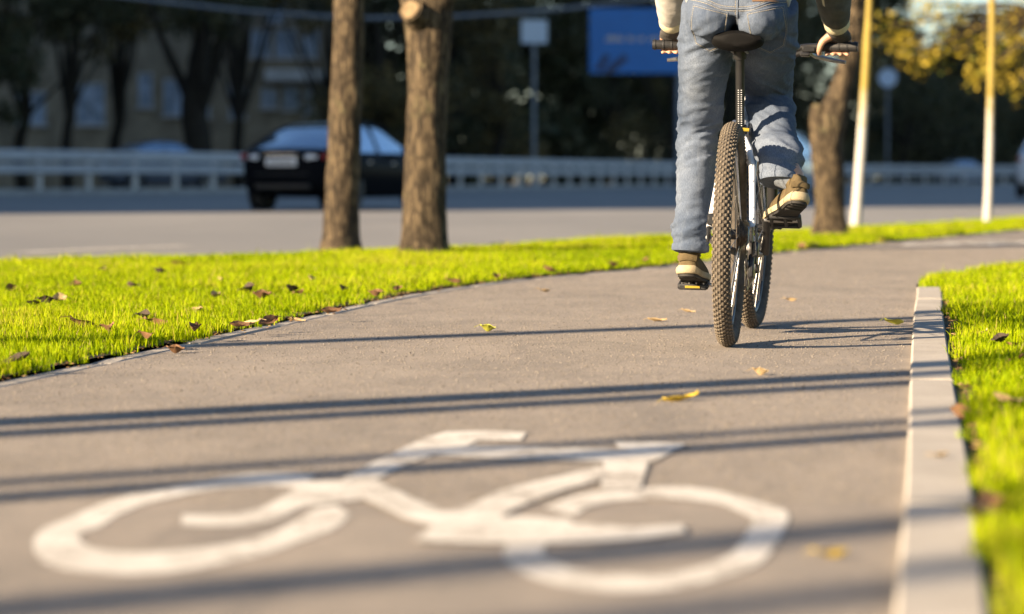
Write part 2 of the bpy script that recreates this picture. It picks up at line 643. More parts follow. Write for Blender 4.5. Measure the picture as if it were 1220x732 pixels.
RAIL = smooth_line([((p - 610) / FPX * y, y) for p, y in zip(_RP, _RY)], 8)


def setting():
    mb = MB()
    mb.add([(-900, -300, -.06), (900, -300, -.06), (900, 1500, -.06), (-900, 1500, -.06)], [(0, 1, 2, 3)], M['ground'])
    mb.build('ground')['kind'] = 'structure'
    # road : from the verge to past the rail
    near = list(ROADEDGE) + [(46, 140), (90, 190)]
    far = offset(RAIL, -16)
    mb = MB()
    P = [(x, y, -.02) for x, y in near] + [(x, y, -.02) for x, y in far[::-1]] + [(-45, 30, -.02)]
    mb.add(P, [tuple(range(len(P)))], M['road'])
    import bmesh
    me = mb.mesh('road', False)
    bm = bmesh.new(); bm.from_mesh(me); bmesh.ops.triangulate(bm, faces=bm.faces[:])
    for f in bm.faces:
        if f.normal.z < 0: f.normal_flip()
    bm.to_mesh(me); bm.free()
    o = bpy.data.objects.new('road', me); COL.objects.link(o); o['kind'] = 'structure'
    strip('path', LEFT, RIGHT, 0.0, M['path'], cuts=2)
    # verge soil
    strip('verge_soil', ROADEDGE[:len(LEFT)], offset(LEFT, -.07)[:len(ROADEDGE)], .012, M['soil'], 'structure', 3)
    out = [(x + 9, y) for x, y in RIGHT]
    strip('lawn_soil', offset(RIGHT, .015), out, .006, M['soil'], 'structure', 2)
    M['lawn_far'] = plain('far_lawn', (.10, .15, .012), .95, 0, .4, 2.5)
    strip('lawn', [(x + 6, y) for x, y in RIGHT], [(x + 70, y - 10) for x, y in RIGHT], .016, M['lawn_far'], 'structure', 1)
    # kerb stones on the right (one metre each, mortar joints), edging on the left
    def kerb(name, line, w, top, seg, side, start, stop):
        mb = MB()
        acc, last, pieces, cur = 0, None, [], [line[0]]
        dense = []
        for a, b in zip(line, line[1:]):
            L = math.dist(a, b); k = max(1, int(L / .1))
            for i in range(k):
                dense.append((a[0] + (b[0] - a[0]) * i / k, a[1] + (b[1] - a[1]) * i / k))
        dense = [p for p in dense if start < p[1] < stop]
        off = offset(dense, w * side)
        i = 0
        n = int(seg / .1)
        while i + n < len(dense):
            j = rng.uniform(-.003, .003)
            A, B = dense[i:i + n + 1], off[i:i + n + 1]
            c = .006
            vs, fs = [], []
            for q, (a, b) in enumerate(zip(A, B)):
                a, b = Vector((*a, 0)), Vector((*b, 0))
                sh = 0
                if q in (0, n):
                    t = (Vector((*A[1], 0)) - Vector((*A[0], 0))).normalized() if q == 0 else (Vector((*A[-2], 0)) - Vector((*A[-1], 0))).normalized()
                    a = a + t * .007; b = b + t * .007; sh = .003
                d = (b - a).normalized()
                for (p, z) in ((a, -.12), (a, top - c), (a + d * c, top), (b - d * c, top), (b, top - c), (b, -.12)):
                    vs.append((p.x, p.y, z + j * (z > 0) - sh * (z > 0)))
            for q in range(n):
                for k in range(5):
                    fs.append((q * 6 + k, q * 6 + k + 1, q * 6 + 6 + k + 1, q * 6 + 6 + k))
            fs.append((0, 1, 2, 3, 4, 5)); fs.append(tuple(n * 6 + k for k in (5, 4, 3, 2, 1, 0)))
            mb.add(vs, fs, M['kerb'])
            i += n
        o = mb.build(name, smooth=False)
        o['kind'] = 'structure'
        return o
    kerb('kerb', RIGHT, .11, .022, 1.0, 1, -3.2, 13.15)
    kerb('path_edging', LEFT, .065, .004, .8, -1, -3, 40)
    # road kerb stone along the verge
    strip('road_kerb', offset(ROADEDGE, 0.02), offset(ROADEDGE, .14), .03, M['kerb'])
    # painted lines on the road
    mb = MB()
    def dash(p, d, L, w, z=-.016):
        d = d.normalized(); s_ = Vector((d.y, -d.x, 0)) * w / 2
        e = p + d * L
        mb.add([(*(p - s_)[:2], z), (*(p + s_)[:2], z), (*(e + s_)[:2], z), (*(e - s_)[:2], z)], [(0, 1, 2, 3)], M['paint'])
    a, b = at(28, 301, -.02), at(222, 293, -.02)
    dash(a, b - a, (b - a).length, .16)
    for off in (6.5, 10.2, 14.0):
        ln = offset(RAIL, off)
        for k in range(0, len(ln) - 1, 1):
            a, b = Vector((*ln[k], 0)), Vector((*ln[k + 1], 0))
            dash(a, b - a, (b - a).length * .38, .15)
    ln = offset(RAIL, .9)
    for k in range(len(ln) - 1):
        a, b = Vector((*ln[k], 0)), Vector((*ln[k + 1], 0))
        dash(a, b - a, (b - a).length, .2)
    o = mb.build('road_markings')
    o['kind'] = 'structure'


setting()


# ------------------------------------------------------------------ the bicycle symbol on the path
def symbol():
    def c2(x, y):
        return (480 + x * .3934, 500 + y * .3934)
    polys, strips = [], []
    W1 = [((-264, 168), (-319, 212)), ((-369, 163), (-372, 204)), ((-489, 168), (-475, 206)), ((-609, 190), (-575, 213)), ((-729, 215), (-690, 236)), ((-839, 233), (-775, 256)), ((-929, 264), (-850, 286)), ((-1019, 303), (-920, 326)), ((-1096, 337), (-975, 350)), ((-1119, 380), (-972, 376)), ((-1094, 430), (-920, 397)), ((-1011, 458), (-830, 405)), ((-869, 472), (-730, 402)), ((-719, 466), (-630, 393)), ((-569, 442), (-515, 377)), ((-409, 405), (-405, 349)), ((-319, 372), (-335, 312)), ((-215, 335), (-268, 275)), ((-155, 292), (-200, 263))]
    strips.append(W1)
    strips.append([((-669, 291), (-669, 326)), ((-529, 290), (-519, 325)), ((-429, 271), (-395, 311)), ((-369, 236), (-315, 270)), ((-315, 206), (-262, 258))])
    polys.append([(-320, 205), (-290, 190), (-124, 188), (-124, 245), (-260, 262), (-320, 258)])
    polys.append([(0, 90), (60, 60), (130, 40), (250, 37), (375, 42), (358, 66), (230, 66), (185, 84), (80, 115), (40, 130), (0, 137), (-44, 115)])
    polys.append([(-44, 113), (12, 128), (11, 141), (-84, 187), (-189, 187), (-80, 128)])
    polys.append([(80, 110), (185, 82), (400, 88), (590, 93), (700, 98), (725, 132), (600, 132), (400, 126), (200, 118)])
    polys.append([(640, 70), (860, 78), (830, 95), (760, 132), (720, 134), (700, 100), (655, 92)])
    polys.append([(608, 134), (745, 133), (718, 216), (598, 222), (606, 165)])
    polys.append([(-124, 190), (-80, 192), (40, 250), (130, 285), (160, 292), (100, 332), (0, 303), (-30, 288), (-124, 243)])
    polys.append([(30, 377), (80, 340), (130, 287), (200, 268), (290, 225), (400, 195), (480, 178), (590, 150), (604, 152), (606, 186), (480, 222), (360, 268), (292, 300), (400, 303), (500, 308), (520, 322), (700, 336), (850, 325), (856, 350), (720, 370), (560, 381), (320, 384)])
    strips.append([((425, 270), (520, 292)), ((500, 240), (572, 264)), ((600, 220), (650, 249)), ((720, 210), (740, 243)), ((850, 206), (850, 245)), ((980, 225), (960, 260)), ((1080, 254), (1035, 290)), ((1165, 285), (1060, 308)), ((1150, 345), (1043, 342)), ((1110, 410), (1005, 400)), ((1060, 450), (940, 437)), ((950, 487), (850, 460)), ((820, 516), (735, 469)), ((650, 526), (610, 468)), ((500, 510), (515, 455)), ((400, 485), (442, 425)), ((330, 450), (425, 402)), ((302, 415), (430, 388)), ((320, 376), (442, 372))])
    mb = MB()
    z = .0012
    ctr = Vector((0, 0, 0))
    n = 0
    def G(p, z):
        q = at(*c2(*p), 0)
        return Vector((q.x, q.y, z))
    C0 = at(490, 612)
    for st in strips:
        vs = []
        # refine with catmull for a round outline
        O = smooth_line([tuple(G(a, 0)[:2]) for a, _ in st], 4)
        I = smooth_line([tuple(G(b, 0)[:2]) for _, b in st], 4)
        for a, b in zip(O, I):
            vs += [(a[0] - C0.x, a[1] - C0.y, z), (b[0] - C0.x, b[1] - C0.y, z)]
        mb.add(vs, [(2 * i, 2 * i + 1, 2 * i + 3, 2 * i + 2) for i in range(len(O) - 1)], M['paint'])
        z += .0003
    for p in polys:
        g = [G(q, z) - Vector((C0.x, C0.y, 0)) for q in p]
        mb.add(g, [tuple(range(len(g)))], M['paint'])
        z += .0003
    me = mb.mesh('bicycle_marking', smooth=False)
    # faces up
    import bmesh
    bm = bmesh.new(); bm.from_mesh(me)
    bmesh.ops.triangulate(bm, faces=bm.faces[:])
    for f in bm.faces:
        if f.normal.z < 0:
            f.normal_flip()
    bm.to_mesh(me); bm.free()
    o = bpy.data.objects.new('bicycle_marking', me)
    COL.objects.link(o)
    o.location = (C0.x, C0.y, 0)
    tag(o, 'large white bicycle symbol painted on the near part of the cycle path', 'road marking', 'bicycle symbols painted on the path')
    c = o.copy(); COL.objects.link(c)
    p = at(1160, 291)
    c.location = (p.x, p.y, 0)
    c.rotation_euler = (0, 0, R(-14))
    tag(c, 'faint white symbol painted far along the path where it bends right', 'road marking', 'bicycle symbols painted on the path')


symbol()


# ------------------------------------------------------------------ grass
def grass(name, inside, bbox, dens, label):
    """inside(x, y) -> mask; dens(y) -> blades per square metre"""
    x0, x1, y0, y1 = bbox
    P = []
    for ya in np.arange(y0, y1, 0.5):
        n = int(dens(ya + .25) * (x1 - x0) * .5)
        x = nrg.uniform(x0, x1, n); y = nrg.uniform(ya, ya + .5, n)
        k = inside(x, y)
        P.append(np.stack([x[k], y[k]], 1))
    P = np.concatenate(P)
    n = len(P)
    tuft = np.array([mnoise.noise(Vector((p[0] * 3.1, p[1] * 3.1, 0))) for p in P])
    tuft2 = np.array([mnoise.noise(Vector((p[0] * .8, p[1] * .8, 5))) for p in P])
    h = (.040 + .020 * tuft + .014 * tuft2) * nrg.uniform(.55, 1.25, n)
    h[nrg.random(n) < .012] *= 1.6
    w = nrg.uniform(.0013, .0026, n) * (1 + np.clip((P[:, 1] - 10) / 14, 0, 1.4))
    az = nrg.uniform(0, 2 * pi, n)
    lean = np.abs(nrg.normal(.30, .26, n))
    la = nrg.uniform(0, 2 * pi, n)
    side = np.stack([np.cos(az), np.sin(az), np.zeros(n)], 1) * w[:, None]
    ld = np.stack([np.cos(la), np.sin(la), np.zeros(n)], 1)
    base = np.stack([P[:, 0], P[:, 1], np.full(n, .008)], 1)
    up = np.array([0, 0, 1.0])
    mid = base + up * (h * .55 * np.cos(lean * .5))[:, None] + ld * (h * .55 * np.sin(lean * .5))[:, None]
    tip = mid + up * (h * .5 * np.cos(lean * 1.6))[:, None] + ld * (h * .5 * np.sin(lean * 1.6))[:, None]
    V = np.stack([base - side, base + side, mid - side * .8, mid + side * .8, tip], 1).reshape(-1, 3)
    i = np.arange(n) * 5
    quads = np.stack([i, i + 1, i + 3, i + 2], 1)
    tris = np.stack([i + 2, i + 3, i + 4], 1)
    t = np.clip(nrg.normal(.47, .22, n) + .34 * tuft + .38 * tuft2, 0, .88)
    dry = nrg.random(n) < .05 + .05 * np.clip(tuft2, 0, 1)
    t[dry] = nrg.uniform(.9, 1, dry.sum())
    tint = np.repeat(t, 5)
    tint[0::5] = np.clip(tint[0::5] - .1, 0, 1); tint[1::5] = np.clip(tint[1::5] - .1, 0, 1)
    me = fast_mesh(name, V, tris, quads, M['grass'], tint)
    o = bpy.data.objects.new(name, me)
    COL.objects.link(o)
    o['kind'] = 'stuff'; o['label'] = label; o['category'] = 'grass'
    return n


LY = np.array([p[1] for p in LEFT]); LX = np.array([p[0] for p in LEFT])
RY = np.array([p[1] for p in RIGHT]); RX = np.array([p[0] for p in RIGHT])
EY = np.array([p[1] for p in ROADEDGE]); EX = np.array([p[0] for p in ROADEDGE])


def ragged(x, y, f=9, a=.035):
    return a * np.sin(y * f + 3 * np.sin(y * 2.3)) * np.sin(y * 3.7) + .6 * a * np.sin(y * 31 + 2 * np.sin(y * 7)) + .012


def in_verge(x, y):
    l = np.interp(y, LY, LX) - .075 + ragged(x, y); e = np.interp(y, EY, EX) + .17
    slope = 1
    fade = (l - x) / .12
    return (x < l) & (x > e) & (x > -.195 * y - 1.2) & (x < .2 * y + 1.0) & (nrg.random(len(x)) < np.clip(.35 + fade * .65, 0, 1))


def in_lawn(x, y):
    r = np.interp(y, RY, RX) + np.where(y < 12.85, .135, .03) + ragged(x, y)
    return (x > r) & (x < .2 * y + 1.2) & (x < r + 6)


ng = grass('grass', in_verge, (-6.5, 9, 4.5, 43), lambda y: 14000 if y < 11 else (9000 if y < 16 else (4500 if y < 24 else 2000)), 'bright sunlit grass of the long verge left of the cycle path')
nl = grass('grass', in_lawn, (.5, 7.5, 2.6, 27), lambda y: 11000 if y < 8 else (11000 if y < 14 else 6000), 'bright grass of the lawn right of the pale kerb')
print('blades', ng, nl)


# loose grit standing proud of the asphalt, and crumbled leaves along both edges
def scatter(name, pts, size, flat, mat, label, cat, seed):
    g = np.random.default_rng(seed)
    n = len(pts)
    s = size * g.uniform(.35, 1.3, n) ** 1.5
    a = g.uniform(0, 2 * pi, n)
    ca, sa = np.cos(a), np.sin(a)
    V = np.zeros((n, 6, 3))
    loc = np.array([(1, 0, 0), (0, .8, 0), (-1, .1, 0), (-.1, -.7, 0), (.1, 0, 1), (0, 0, -.3)])
    j = g.uniform(.7, 1.3, (n, 6, 3))
    q = loc[None] * j
    V[:, :, 0] = (q[:, :, 0] * ca[:, None] - q[:, :, 1] * sa[:, None]) * s[:, None] + pts[:, 0, None]
    V[:, :, 1] = (q[:, :, 0] * sa[:, None] + q[:, :, 1] * ca[:, None]) * s[:, None] + pts[:, 1, None]
    V[:, :, 2] = q[:, :, 2] * (s * flat)[:, None] + pts[:, 2, None]
    i = np.arange(n) * 6
    F = [(0, 1, 4), (1, 2, 4), (2, 3, 4), (3, 0, 4), (1, 0, 5), (2, 1, 5), (3, 2, 5), (0, 3, 5)]
    T = np.concatenate([np.stack([i + f[0], i + f[1], i + f[2]], 1) for f in F])
    o = bpy.data.objects.new(name, fast_mesh(name, V.reshape(-1, 3), T, None, mat, np.repeat(g.random(n), 6)))
    COL.objects.link(o)
    tag(o, label, cat, None, 'stuff')


def tinted(name, stops):
    m = Mat(name, stops[0], .9, spec=.2)
    a = m.node('ShaderNodeAttribute', attribute_name='tint')
    m.color(m.ramp(a.outputs['Fac'], [(i / (len(stops) - 1), c) for i, c in enumerate(stops)]))
    return m


ys = nrg.uniform(0, 1, 90000) ** 1.3 * 16 + 4.5
us = nrg.uniform(0.01, .99, len(ys))
xs = np.interp(ys, LY, LX) * (1 - us) + np.interp(ys, RY, RX) * us
scatter('grit', np.stack([xs, ys, np.full(len(ys), .0004)], 1), .0026, .62, tinted('loose_grit', [(.08, .07, .06), (.17, .15, .13), (.22, .195, .165), (.26, .23, .195), (.34, .30, .25)]), 'fine loose grit and aggregate on the cycle path', 'grit', 3)
ys = nrg.uniform(4.6, 32, 4200)
xs = np.interp(ys, LY, LX) + nrg.normal(-.10, .055, len(ys))
ys2 = nrg.uniform(2.8, 20, 2600)
xs2 = np.interp(ys2, RY, RX) + np.where(ys2 < 12.85, .125, .03) + np.abs(nrg.normal(0, .03, len(ys2)))
pts = np.concatenate([np.stack([xs, ys, np.full(len(ys), .014)], 1), np.stack([xs2, ys2, np.full(len(ys2), .018)], 1)])
scatter('leaf_litter', pts, .009, .25, tinted('crumbled_leaves', [(.03, .018, .010), (.08, .045, .02), (.14, .08, .03), (.24, .15, .06), (.33, .23, .11)]), 'crumbled brown leaf litter along the path edges', 'litter', 4)


# ------------------------------------------------------------------ trees
def bark_tube(mb, path, rad, n, m, amp=.06, freq=7.0, step=.04, seed=0.0, flare=None):
    """a trunk or limb with displaced bark"""
    P = [Vector(p) for p in path]
    pts, rr = [], []
    for i in range(len(P) - 1):
        L = (P[i + 1] - P[i]).length
        k = max(2, int(L / step))
        for q in range(k):
            t = q / k
            p0 = P[i - 1] if i > 0 else P[i] * 2 - P[i + 1]
            p3 = P[i + 2] if i + 2 < len(P) else P[i + 1] * 2 - P[i]
            pts.append(.5 * ((2 * P[i]) + (P[i + 1] - p0) * t + (2 * p0 - 5 * P[i] + 4 * P[i + 1] - p3) * t * t + (3 * P[i] - p0 - 3 * P[i + 1] + p3) * t ** 3))
            rr.append(rad[i] + (rad[i + 1] - rad[i]) * t)
    pts.append(P[-1]); rr.append(rad[-1])
    start = len(mb.v)
    mb.tube(pts, rr, n, m)
    for i in range(len(pts)):
        for j in range(n):
            k = start + i * n + j
            v = Vector(mb.v[k])
            d = v - pts[i]
            q = Vector((v.x * freq, v.y * freq, v.z * freq * .33 + seed))
            e = mnoise.noise(q * 2.2) * .5 + (1 - abs(mnoise.noise(q * 1.0)) * 2) * .5 + mnoise.noise(Vector((v.x * 2.5, v.y * 2.5, v.z * 1.8 + seed))) * .9
            f = 1 + amp * e
            if flare:
                zz = max(0, v.z - pts[0].z)
                f += flare * math.exp(-zz / .13) * (1 + .5 * math.sin(3 * math.atan2(d.y, d.x) + seed))
            mb.v[k] = tuple(pts[i] + d * f)


def leaf_cloud(centers, radii, n, size, zsq=.85, droop=0.0, seed=1):
    """leaf-sized quads in clumps: returns verts, quads, tint"""
    g = np.random.default_rng(seed)
    C = np.asarray(centers, float); r = np.asarray(radii, float)
    wts = r ** 2 / (r ** 2).sum()
    idx = g.choice(len(C), n, p=wts)
    d = g.normal(size=(n, 3)); d /= np.linalg.norm(d, axis=1)[:, None]
    rad = r[idx] * g.random(n) ** .45
    p = C[idx] + d * rad[:, None] * np.array([1, 1, zsq])
    if droop:
        p[:, 2] -= droop * g.random(n) * (rad / r.max())
    u = g.normal(size=(n, 3)); u /= np.linalg.norm(u, axis=1)[:, None]
    v = np.cross(u, g.normal(size=(n, 3))); v /= np.linalg.norm(v, axis=1)[:, None]
    s = size * g.uniform(.5, 1.3, n)
    a = u * s[:, None]; b = v * (s * .55)[:, None]
    V = np.stack([p - a, p - b * .9 - a * .1, p + a, p + b * .9 - a * .1], 1).reshape(-1, 3)
    i = np.arange(n) * 4
    Q = np.stack([i, i + 1, i + 2, i + 3], 1)
    t = np.clip(g.normal(.42, .25, n) + (idx % 7) * .05 - .15, 0, 1)
    return V, Q, np.repeat(t, 4)


def crown_obj(V, Q, t, mat, parent, name='crown'):
    o = bpy.data.objects.new(name, fast_mesh(name, V, None, Q, mat, t))
    COL.objects.link(o)
    o.parent = parent
    return o


def limbs(mb, start, r0, centers, m, n=8):
    for c in centers:
        c = Vector(c); s0 = Vector(start)
        mid = s0.lerp(c, .5) + Vector((rng.uniform(-.2, .2), rng.uniform(-.2, .2), rng.uniform(0, .3))) * (c - s0).length * .3
        mb.tube([s0, s0.lerp(mid, .5), mid, c], [r0, r0 * .75, r0 * .5, r0 * .2], n, m)


def mature_tree(base, path, rad, label, seed, branches, crown_centers, crown_r, group):
    root = empty('street_tree', base)
    tag(root, label, 'tree', group)
    mb = MB()
    bark_tube(mb, path, rad, 64, M['bark'], .10, 9, .022, seed, .34)
    for bp, br in branches:
        bark_tube(mb, bp, br, 28, M['bark'], .09, 9, .035, seed + 3)
    limbs(mb, path[-1], rad[-1] * .6, crown_centers, M['bark'])
    mb.build('trunk', None, root)
    V, Q, t = leaf_cloud(crown_centers, crown_r, 2600, .055, .8, 0, int(seed * 10) + 1)
    crown_obj(V, Q, t, M['leaf_brown'], root)
    return root


def deep_local(px, py, Y, base):
    return deep(px, py, Y) - Vector(base)


GT = 'mature trees on the verge'
b1 = at(406, 300)
Y1 = b1.y
k1 = FPX / Y1
mature_tree(b1, [deep_local(406, 304, Y1, b1), deep_local(407, 255, Y1, b1), deep_local(410, 170, Y1, b1), deep_local(414, 80, Y1, b1), deep_local(416, 0, Y1, b1), deep_local(418, -110, Y1, b1), deep_local(428, -260, Y1, b1)],
            [20.5 / k1, 19.5 / k1, 19 / k1, 18 / k1, 17.5 / k1, 17 / k1, 13 / k1],
            'slim straight brown tree trunk in front of the black car, left of its thicker neighbour', .4, [],
            [(.3, .2, 4.6), (-.7, .4, 4.1), (.8, -.3, 4.3), (.1, .6, 5.4)], [1.0, .8, .8, .9], GT)
b2 = at(504, 306)
Y2 = b2.y
k2 = FPX / Y2
mature_tree(b2, [deep_local(504, 310, Y2, b2), deep_local(505, 270, Y2, b2), deep_local(507, 180, Y2, b2), deep_local(510, 90, Y2, b2), deep_local(510, 30, Y2, b2), deep_local(509, 0, Y2, b2), deep_local(506, -40, Y2, b2)],
            [25 / k2, 24 / k2, 24 / k2, 23 / k2, 27 / k2, 28 / k2, 22 / k2],
            'thick rough brown tree trunk forking near the picture top, right of the black car', 2.1,
            [([deep_local(506, 24, Y2, b2), deep_local(492, -8, Y2 + .05, b2), deep_local(474, -60, Y2 + .1, b2), deep_local(440, -200, Y2 + .2, b2)], [19 / k2, 16 / k2, 14 / k2, 8 / k2]),
             ([deep_local(512, 24, Y2, b2), deep_local(528, -6, Y2 - .05, b2), deep_local(545, -60, Y2 - .1, b2), deep_local(580, -200, Y2 - .3, b2)], [19 / k2, 16 / k2, 14 / k2, 8 / k2])],
            [(-.6, .2, 3.9), (.6, .1, 4.0), (.1, -.4, 4.8), (-.1, .6, 4.7)], [.9, .9, .9, .8], GT)
mb = MB()
ka, kb = deep_local(503, 26, Y2 - .06, b2), deep_local(489, 12, Y2 - .20, b2)
bark_tube(mb, [ka, ka.lerp(kb, .6), kb], [18 / k2, 15.5 / k2, 14.5 / k2], 28, M['bark'], .12, 9, .02, 8)
dn = (kb - ka).normalized()
mb.disc(kb + dn * .004, dn, 11 / k2, .012, 24, M['cutwood'])
trunk2 = [o for o in S.objects if o.name.startswith('trunk')][-1]
kn = mb.build('branch_stub', None, trunk2)
b3 = at(990, 284)
Y3 = b3.y
k3 = FPX / Y3
mature_tree(b3, [deep_local(990, 287, Y3, b3), deep_local(989, 260, Y3, b3), deep_local(988, 215, Y3, b3), deep_local(985, 170, Y3, b3), deep_local(990, 145, Y3, b3), deep_local(1002, 105, Y3, b3), deep_local(1015, 60, Y3, b3), deep_local(1021, 0, Y3, b3), deep_local(1018, -90, Y3, b3)],
            [20 / k3, 17.5 / k3, 17 / k3, 19 / k3, 18 / k3, 12 / k3, 11.5 / k3, 10.5 / k3, 8 / k3],
            'crooked knobbly tree trunk bending right, standing just right of the rider', 3.7,
            [([deep_local(981, 168, Y3, b3), deep_local(976, 142, Y3 - .02, b3), deep_local(975, 124, Y3 - .03, b3)], [15 / k3, 11 / k3, 7 / k3]),
             ([deep_local(1008, 82, Y3, b3), deep_local(1019, 62, Y3 - .03, b3), deep_local(1024, 46, Y3 - .05, b3)], [9 / k3, 7 / k3, 4 / k3])],
            [(.2, .3, 5.0), (-.8, .2, 4.5), (.9, -.1, 4.7), (.3, .5, 5.8)], [1.0, .8, .9, .9], GT)


def sapling(base, path, rad, label, seed, mat, leafmat, crown_c, crown_r, nleaf, leaf, group):
    root = empty('young_tree', base)
    tag(root, label, 'tree', group)
    mb = MB()
    bark_tube(mb, path, rad, 20, mat, .04, 14, .06, seed, .1)
    limbs(mb, path[-1], rad[-1] * .6, crown_c, mat, 6)
    mb.build('trunk', None, root)
    if nleaf:
        V, Q, t = leaf_cloud(crown_c, crown_r, nleaf, leaf, .9, .3, int(seed * 10) + 5)
        crown_obj(V, Q, t, leafmat, root)
    return root


GS = 'whitewashed young trees on the verge'
s1 = at(1021, 273)
sapling(s1, [deep_local(1019, 276, s1.y, s1), deep_local(1023, 220, s1.y, s1), deep_local(1029, 130, s1.y, s1), deep_local(1034, 40, s1.y, s1), deep_local(1036, -20, s1.y, s1), deep_local(1040, -150, s1.y, s1)],
        [.060, .052, .047, .042, .039, .03], 'leaning young tree with whitewashed lower trunk, just right of the crooked trunk', .9, M['washed'], M['leaf_gold'],
        [(.3, .2, 5.0), (.8, .1, 4.5), (.1, .3, 5.7)], [.7, .6, .6], 700, .06, GS)
s2 = at(1177, 268)
sapling(s2, [deep_local(1176, 271, s2.y, s2), deep_local(1178, 220, s2.y, s2), deep_local(1180, 130, s2.y, s2), deep_local(1182, 40, s2.y, s2), deep_local(1182, -20, s2.y, s2), deep_local(1185, -150, s2.y, s2)],
        [.052, .045, .041, .038, .036, .03], 'straight young tree with white painted trunk and golden leaves, nearest the right picture edge', 1.9, M['washed'], M['leaf_gold'],
        [(.1, .2, 4.4), (.5, -.1, 3.9), (-.3, .3, 4.2), (0, .3, 5.2)], [.7, .6, .6, .6], 900, .06, GS)

# golden tree whose hanging crown fills the upper right corner
gt = empty('golden_tree', (9.9, 50.2, 0))
tag(gt, 'large golden autumn tree whose hanging crown fills the upper right corner', 'tree')
mb = MB()
bark_tube(mb, [(0, 0, -.05), (.05, 0, 1.2), (0, .1, 2.6), (.1, 0, 4.2)], [.22, .19, .17, .14], 24, M['bark'], .06, 8, .08, 5, .15)
gc, gr = [], []
for k in range(26):
    a = rng.uniform(0, 2 * pi); q = rng.uniform(.4, 2.7)
    gc.append((q * math.cos(a) - .3, q * math.sin(a), rng.uniform(3.0, 6.4) - .22 * q))
    gr.append(rng.uniform(.35, .7))
for (px, py) in ((1210, 40), (1195, 75), (1150, 30), (1125, 48), (1100, 18), (1075, 50), (1215, 100), (1168, 88), (1090, 62), (1140, 8), (1060, 30), (1200, 15), (1110, 70)):
    gc.append(tuple(deep(px, py, 50.2 + rng.uniform(-.8, .8)) - Vector((9.9, 50.2, 0))))
    gr.append(rng.uniform(.26, .45))
limbs(mb, (.05, 0, 3.4), .08, [c for c in gc], M['bark'], 5)
mb.build('trunk', None, gt)
V, Q, t = leaf_cloud(gc, gr, 5200, .05, .9, .35, 77)
crown_obj(V, Q, t, M['leaf_gold'], gt)

# trees beyond the rail, in the shade of the added blocks
BG = [(-25, 116, 7, 0), (28, 128, 6.2, 1), (82, 120, 6.5, 0), (140, 132, 6, 1), (236, 122, 5.5, 0), (285, 140, 5.0, 1), (395, 146, 5.5, 0), (455, 128, 6.5, 1), (540, 132, 7, 0), (592, 122, 6.2, 1), (664, 134, 7, 0), (735, 128, 6.6, 0), (800, 136, 7, 1), (868, 128, 6.6, 0), (940, 136, 7, 0), (1000, 142, 6.4, 1), (1075, 150, 6.2, 0), (1140, 142, 5.4, 2), (1200, 150, 6, 0), (1262, 140, 6, 2)]
BL = ['dark tree in deep shade beyond the guard rail', 'brownish tree in deep shade beyond the guard rail', 'low olive tree in shade beyond the right end of the rail']
for k, (px, Y, r, kind) in enumerate(BG):
    Y = max(Y if px < 420 else 0, railY(px) + 16 + (Y % 7) * 2.2)
    if 640 < px < 850:
        Y = max(Y, 180)
    sc_ = Y / 135
    X = (px - 610) / FPX * Y
    root = empty('shade_tree', (X, Y, -.05))
    tag(root, BL[kind], 'tree', 'shaded trees beyond the guard rail')
    hi = 5.6 if px > 1040 else 9 * max(1, sc_)
    r *= max(1, sc_)
    mb = MB()
    tr = .34 if px in (236, 664) else rng.uniform(.2, .3)
    if px == 236: tr = .62
    hi = max(hi, 9 if px < 430 else hi)
    bark_tube(mb, [(0, 0, 0), (rng.uniform(-.2, .2), 0, 2), (rng.uniform(-.4, .4), 0, 4), (rng.uniform(-.5, .5), 0, hi * .9)], [tr * 1.2, tr, tr * .9, tr * .5], 14, M['barkdark'], .08, 3, .3, k)
    cc, cr = [], []
    lowz = 1.4 if px > 430 else {-25: 3.0, 28: 6.5, 82: 7.0, 140: 7.5, 236: 6.5, 285: 9.5, 395: 9.5}[px]
    hi = max(hi, lowz + 3)
    for q in range(20):
        a = rng.uniform(0, 2 * pi); d = rng.uniform(.1, 1) * r * .62
        cc.append((d * math.cos(a), d * math.sin(a), rng.uniform(lowz, hi + 3)))
        cr.append(rng.uniform(.8, 1.7) * max(1, sc_))
    limbs(mb, (0, 0, 3.2), tr * .5, cc[:9], M['barkdark'], 5)
    mb.build('trunk', None, root)
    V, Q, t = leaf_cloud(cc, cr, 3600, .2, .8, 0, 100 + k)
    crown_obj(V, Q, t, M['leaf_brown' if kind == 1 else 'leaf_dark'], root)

# the far wood that closes the view: one mass
wc, wr = [], []
for k in range(1500):
    px = rng.uniform(-260, 1500)
    Y = max(railY(px) + rng.uniform(38, 52), 164)
    m_ = Y / 170
    top = 19 * m_ if px < 1010 else (19 * m_ - (px - 1010) / 60 * 10 if px < 1070 else (8.4 + 1.2 * math.sin(px * .05)) * m_)
    wc.append(((px - 610) / FPX * Y, Y, rng.random() * top))
    wr.append(rng.uniform(1.3, 2.4) * m_)
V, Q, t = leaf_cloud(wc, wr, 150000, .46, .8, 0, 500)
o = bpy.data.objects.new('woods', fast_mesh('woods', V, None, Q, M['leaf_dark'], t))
COL.objects.link(o)
tag(o, 'dense dark wood closing the view behind the road', 'woods', None, 'stuff')

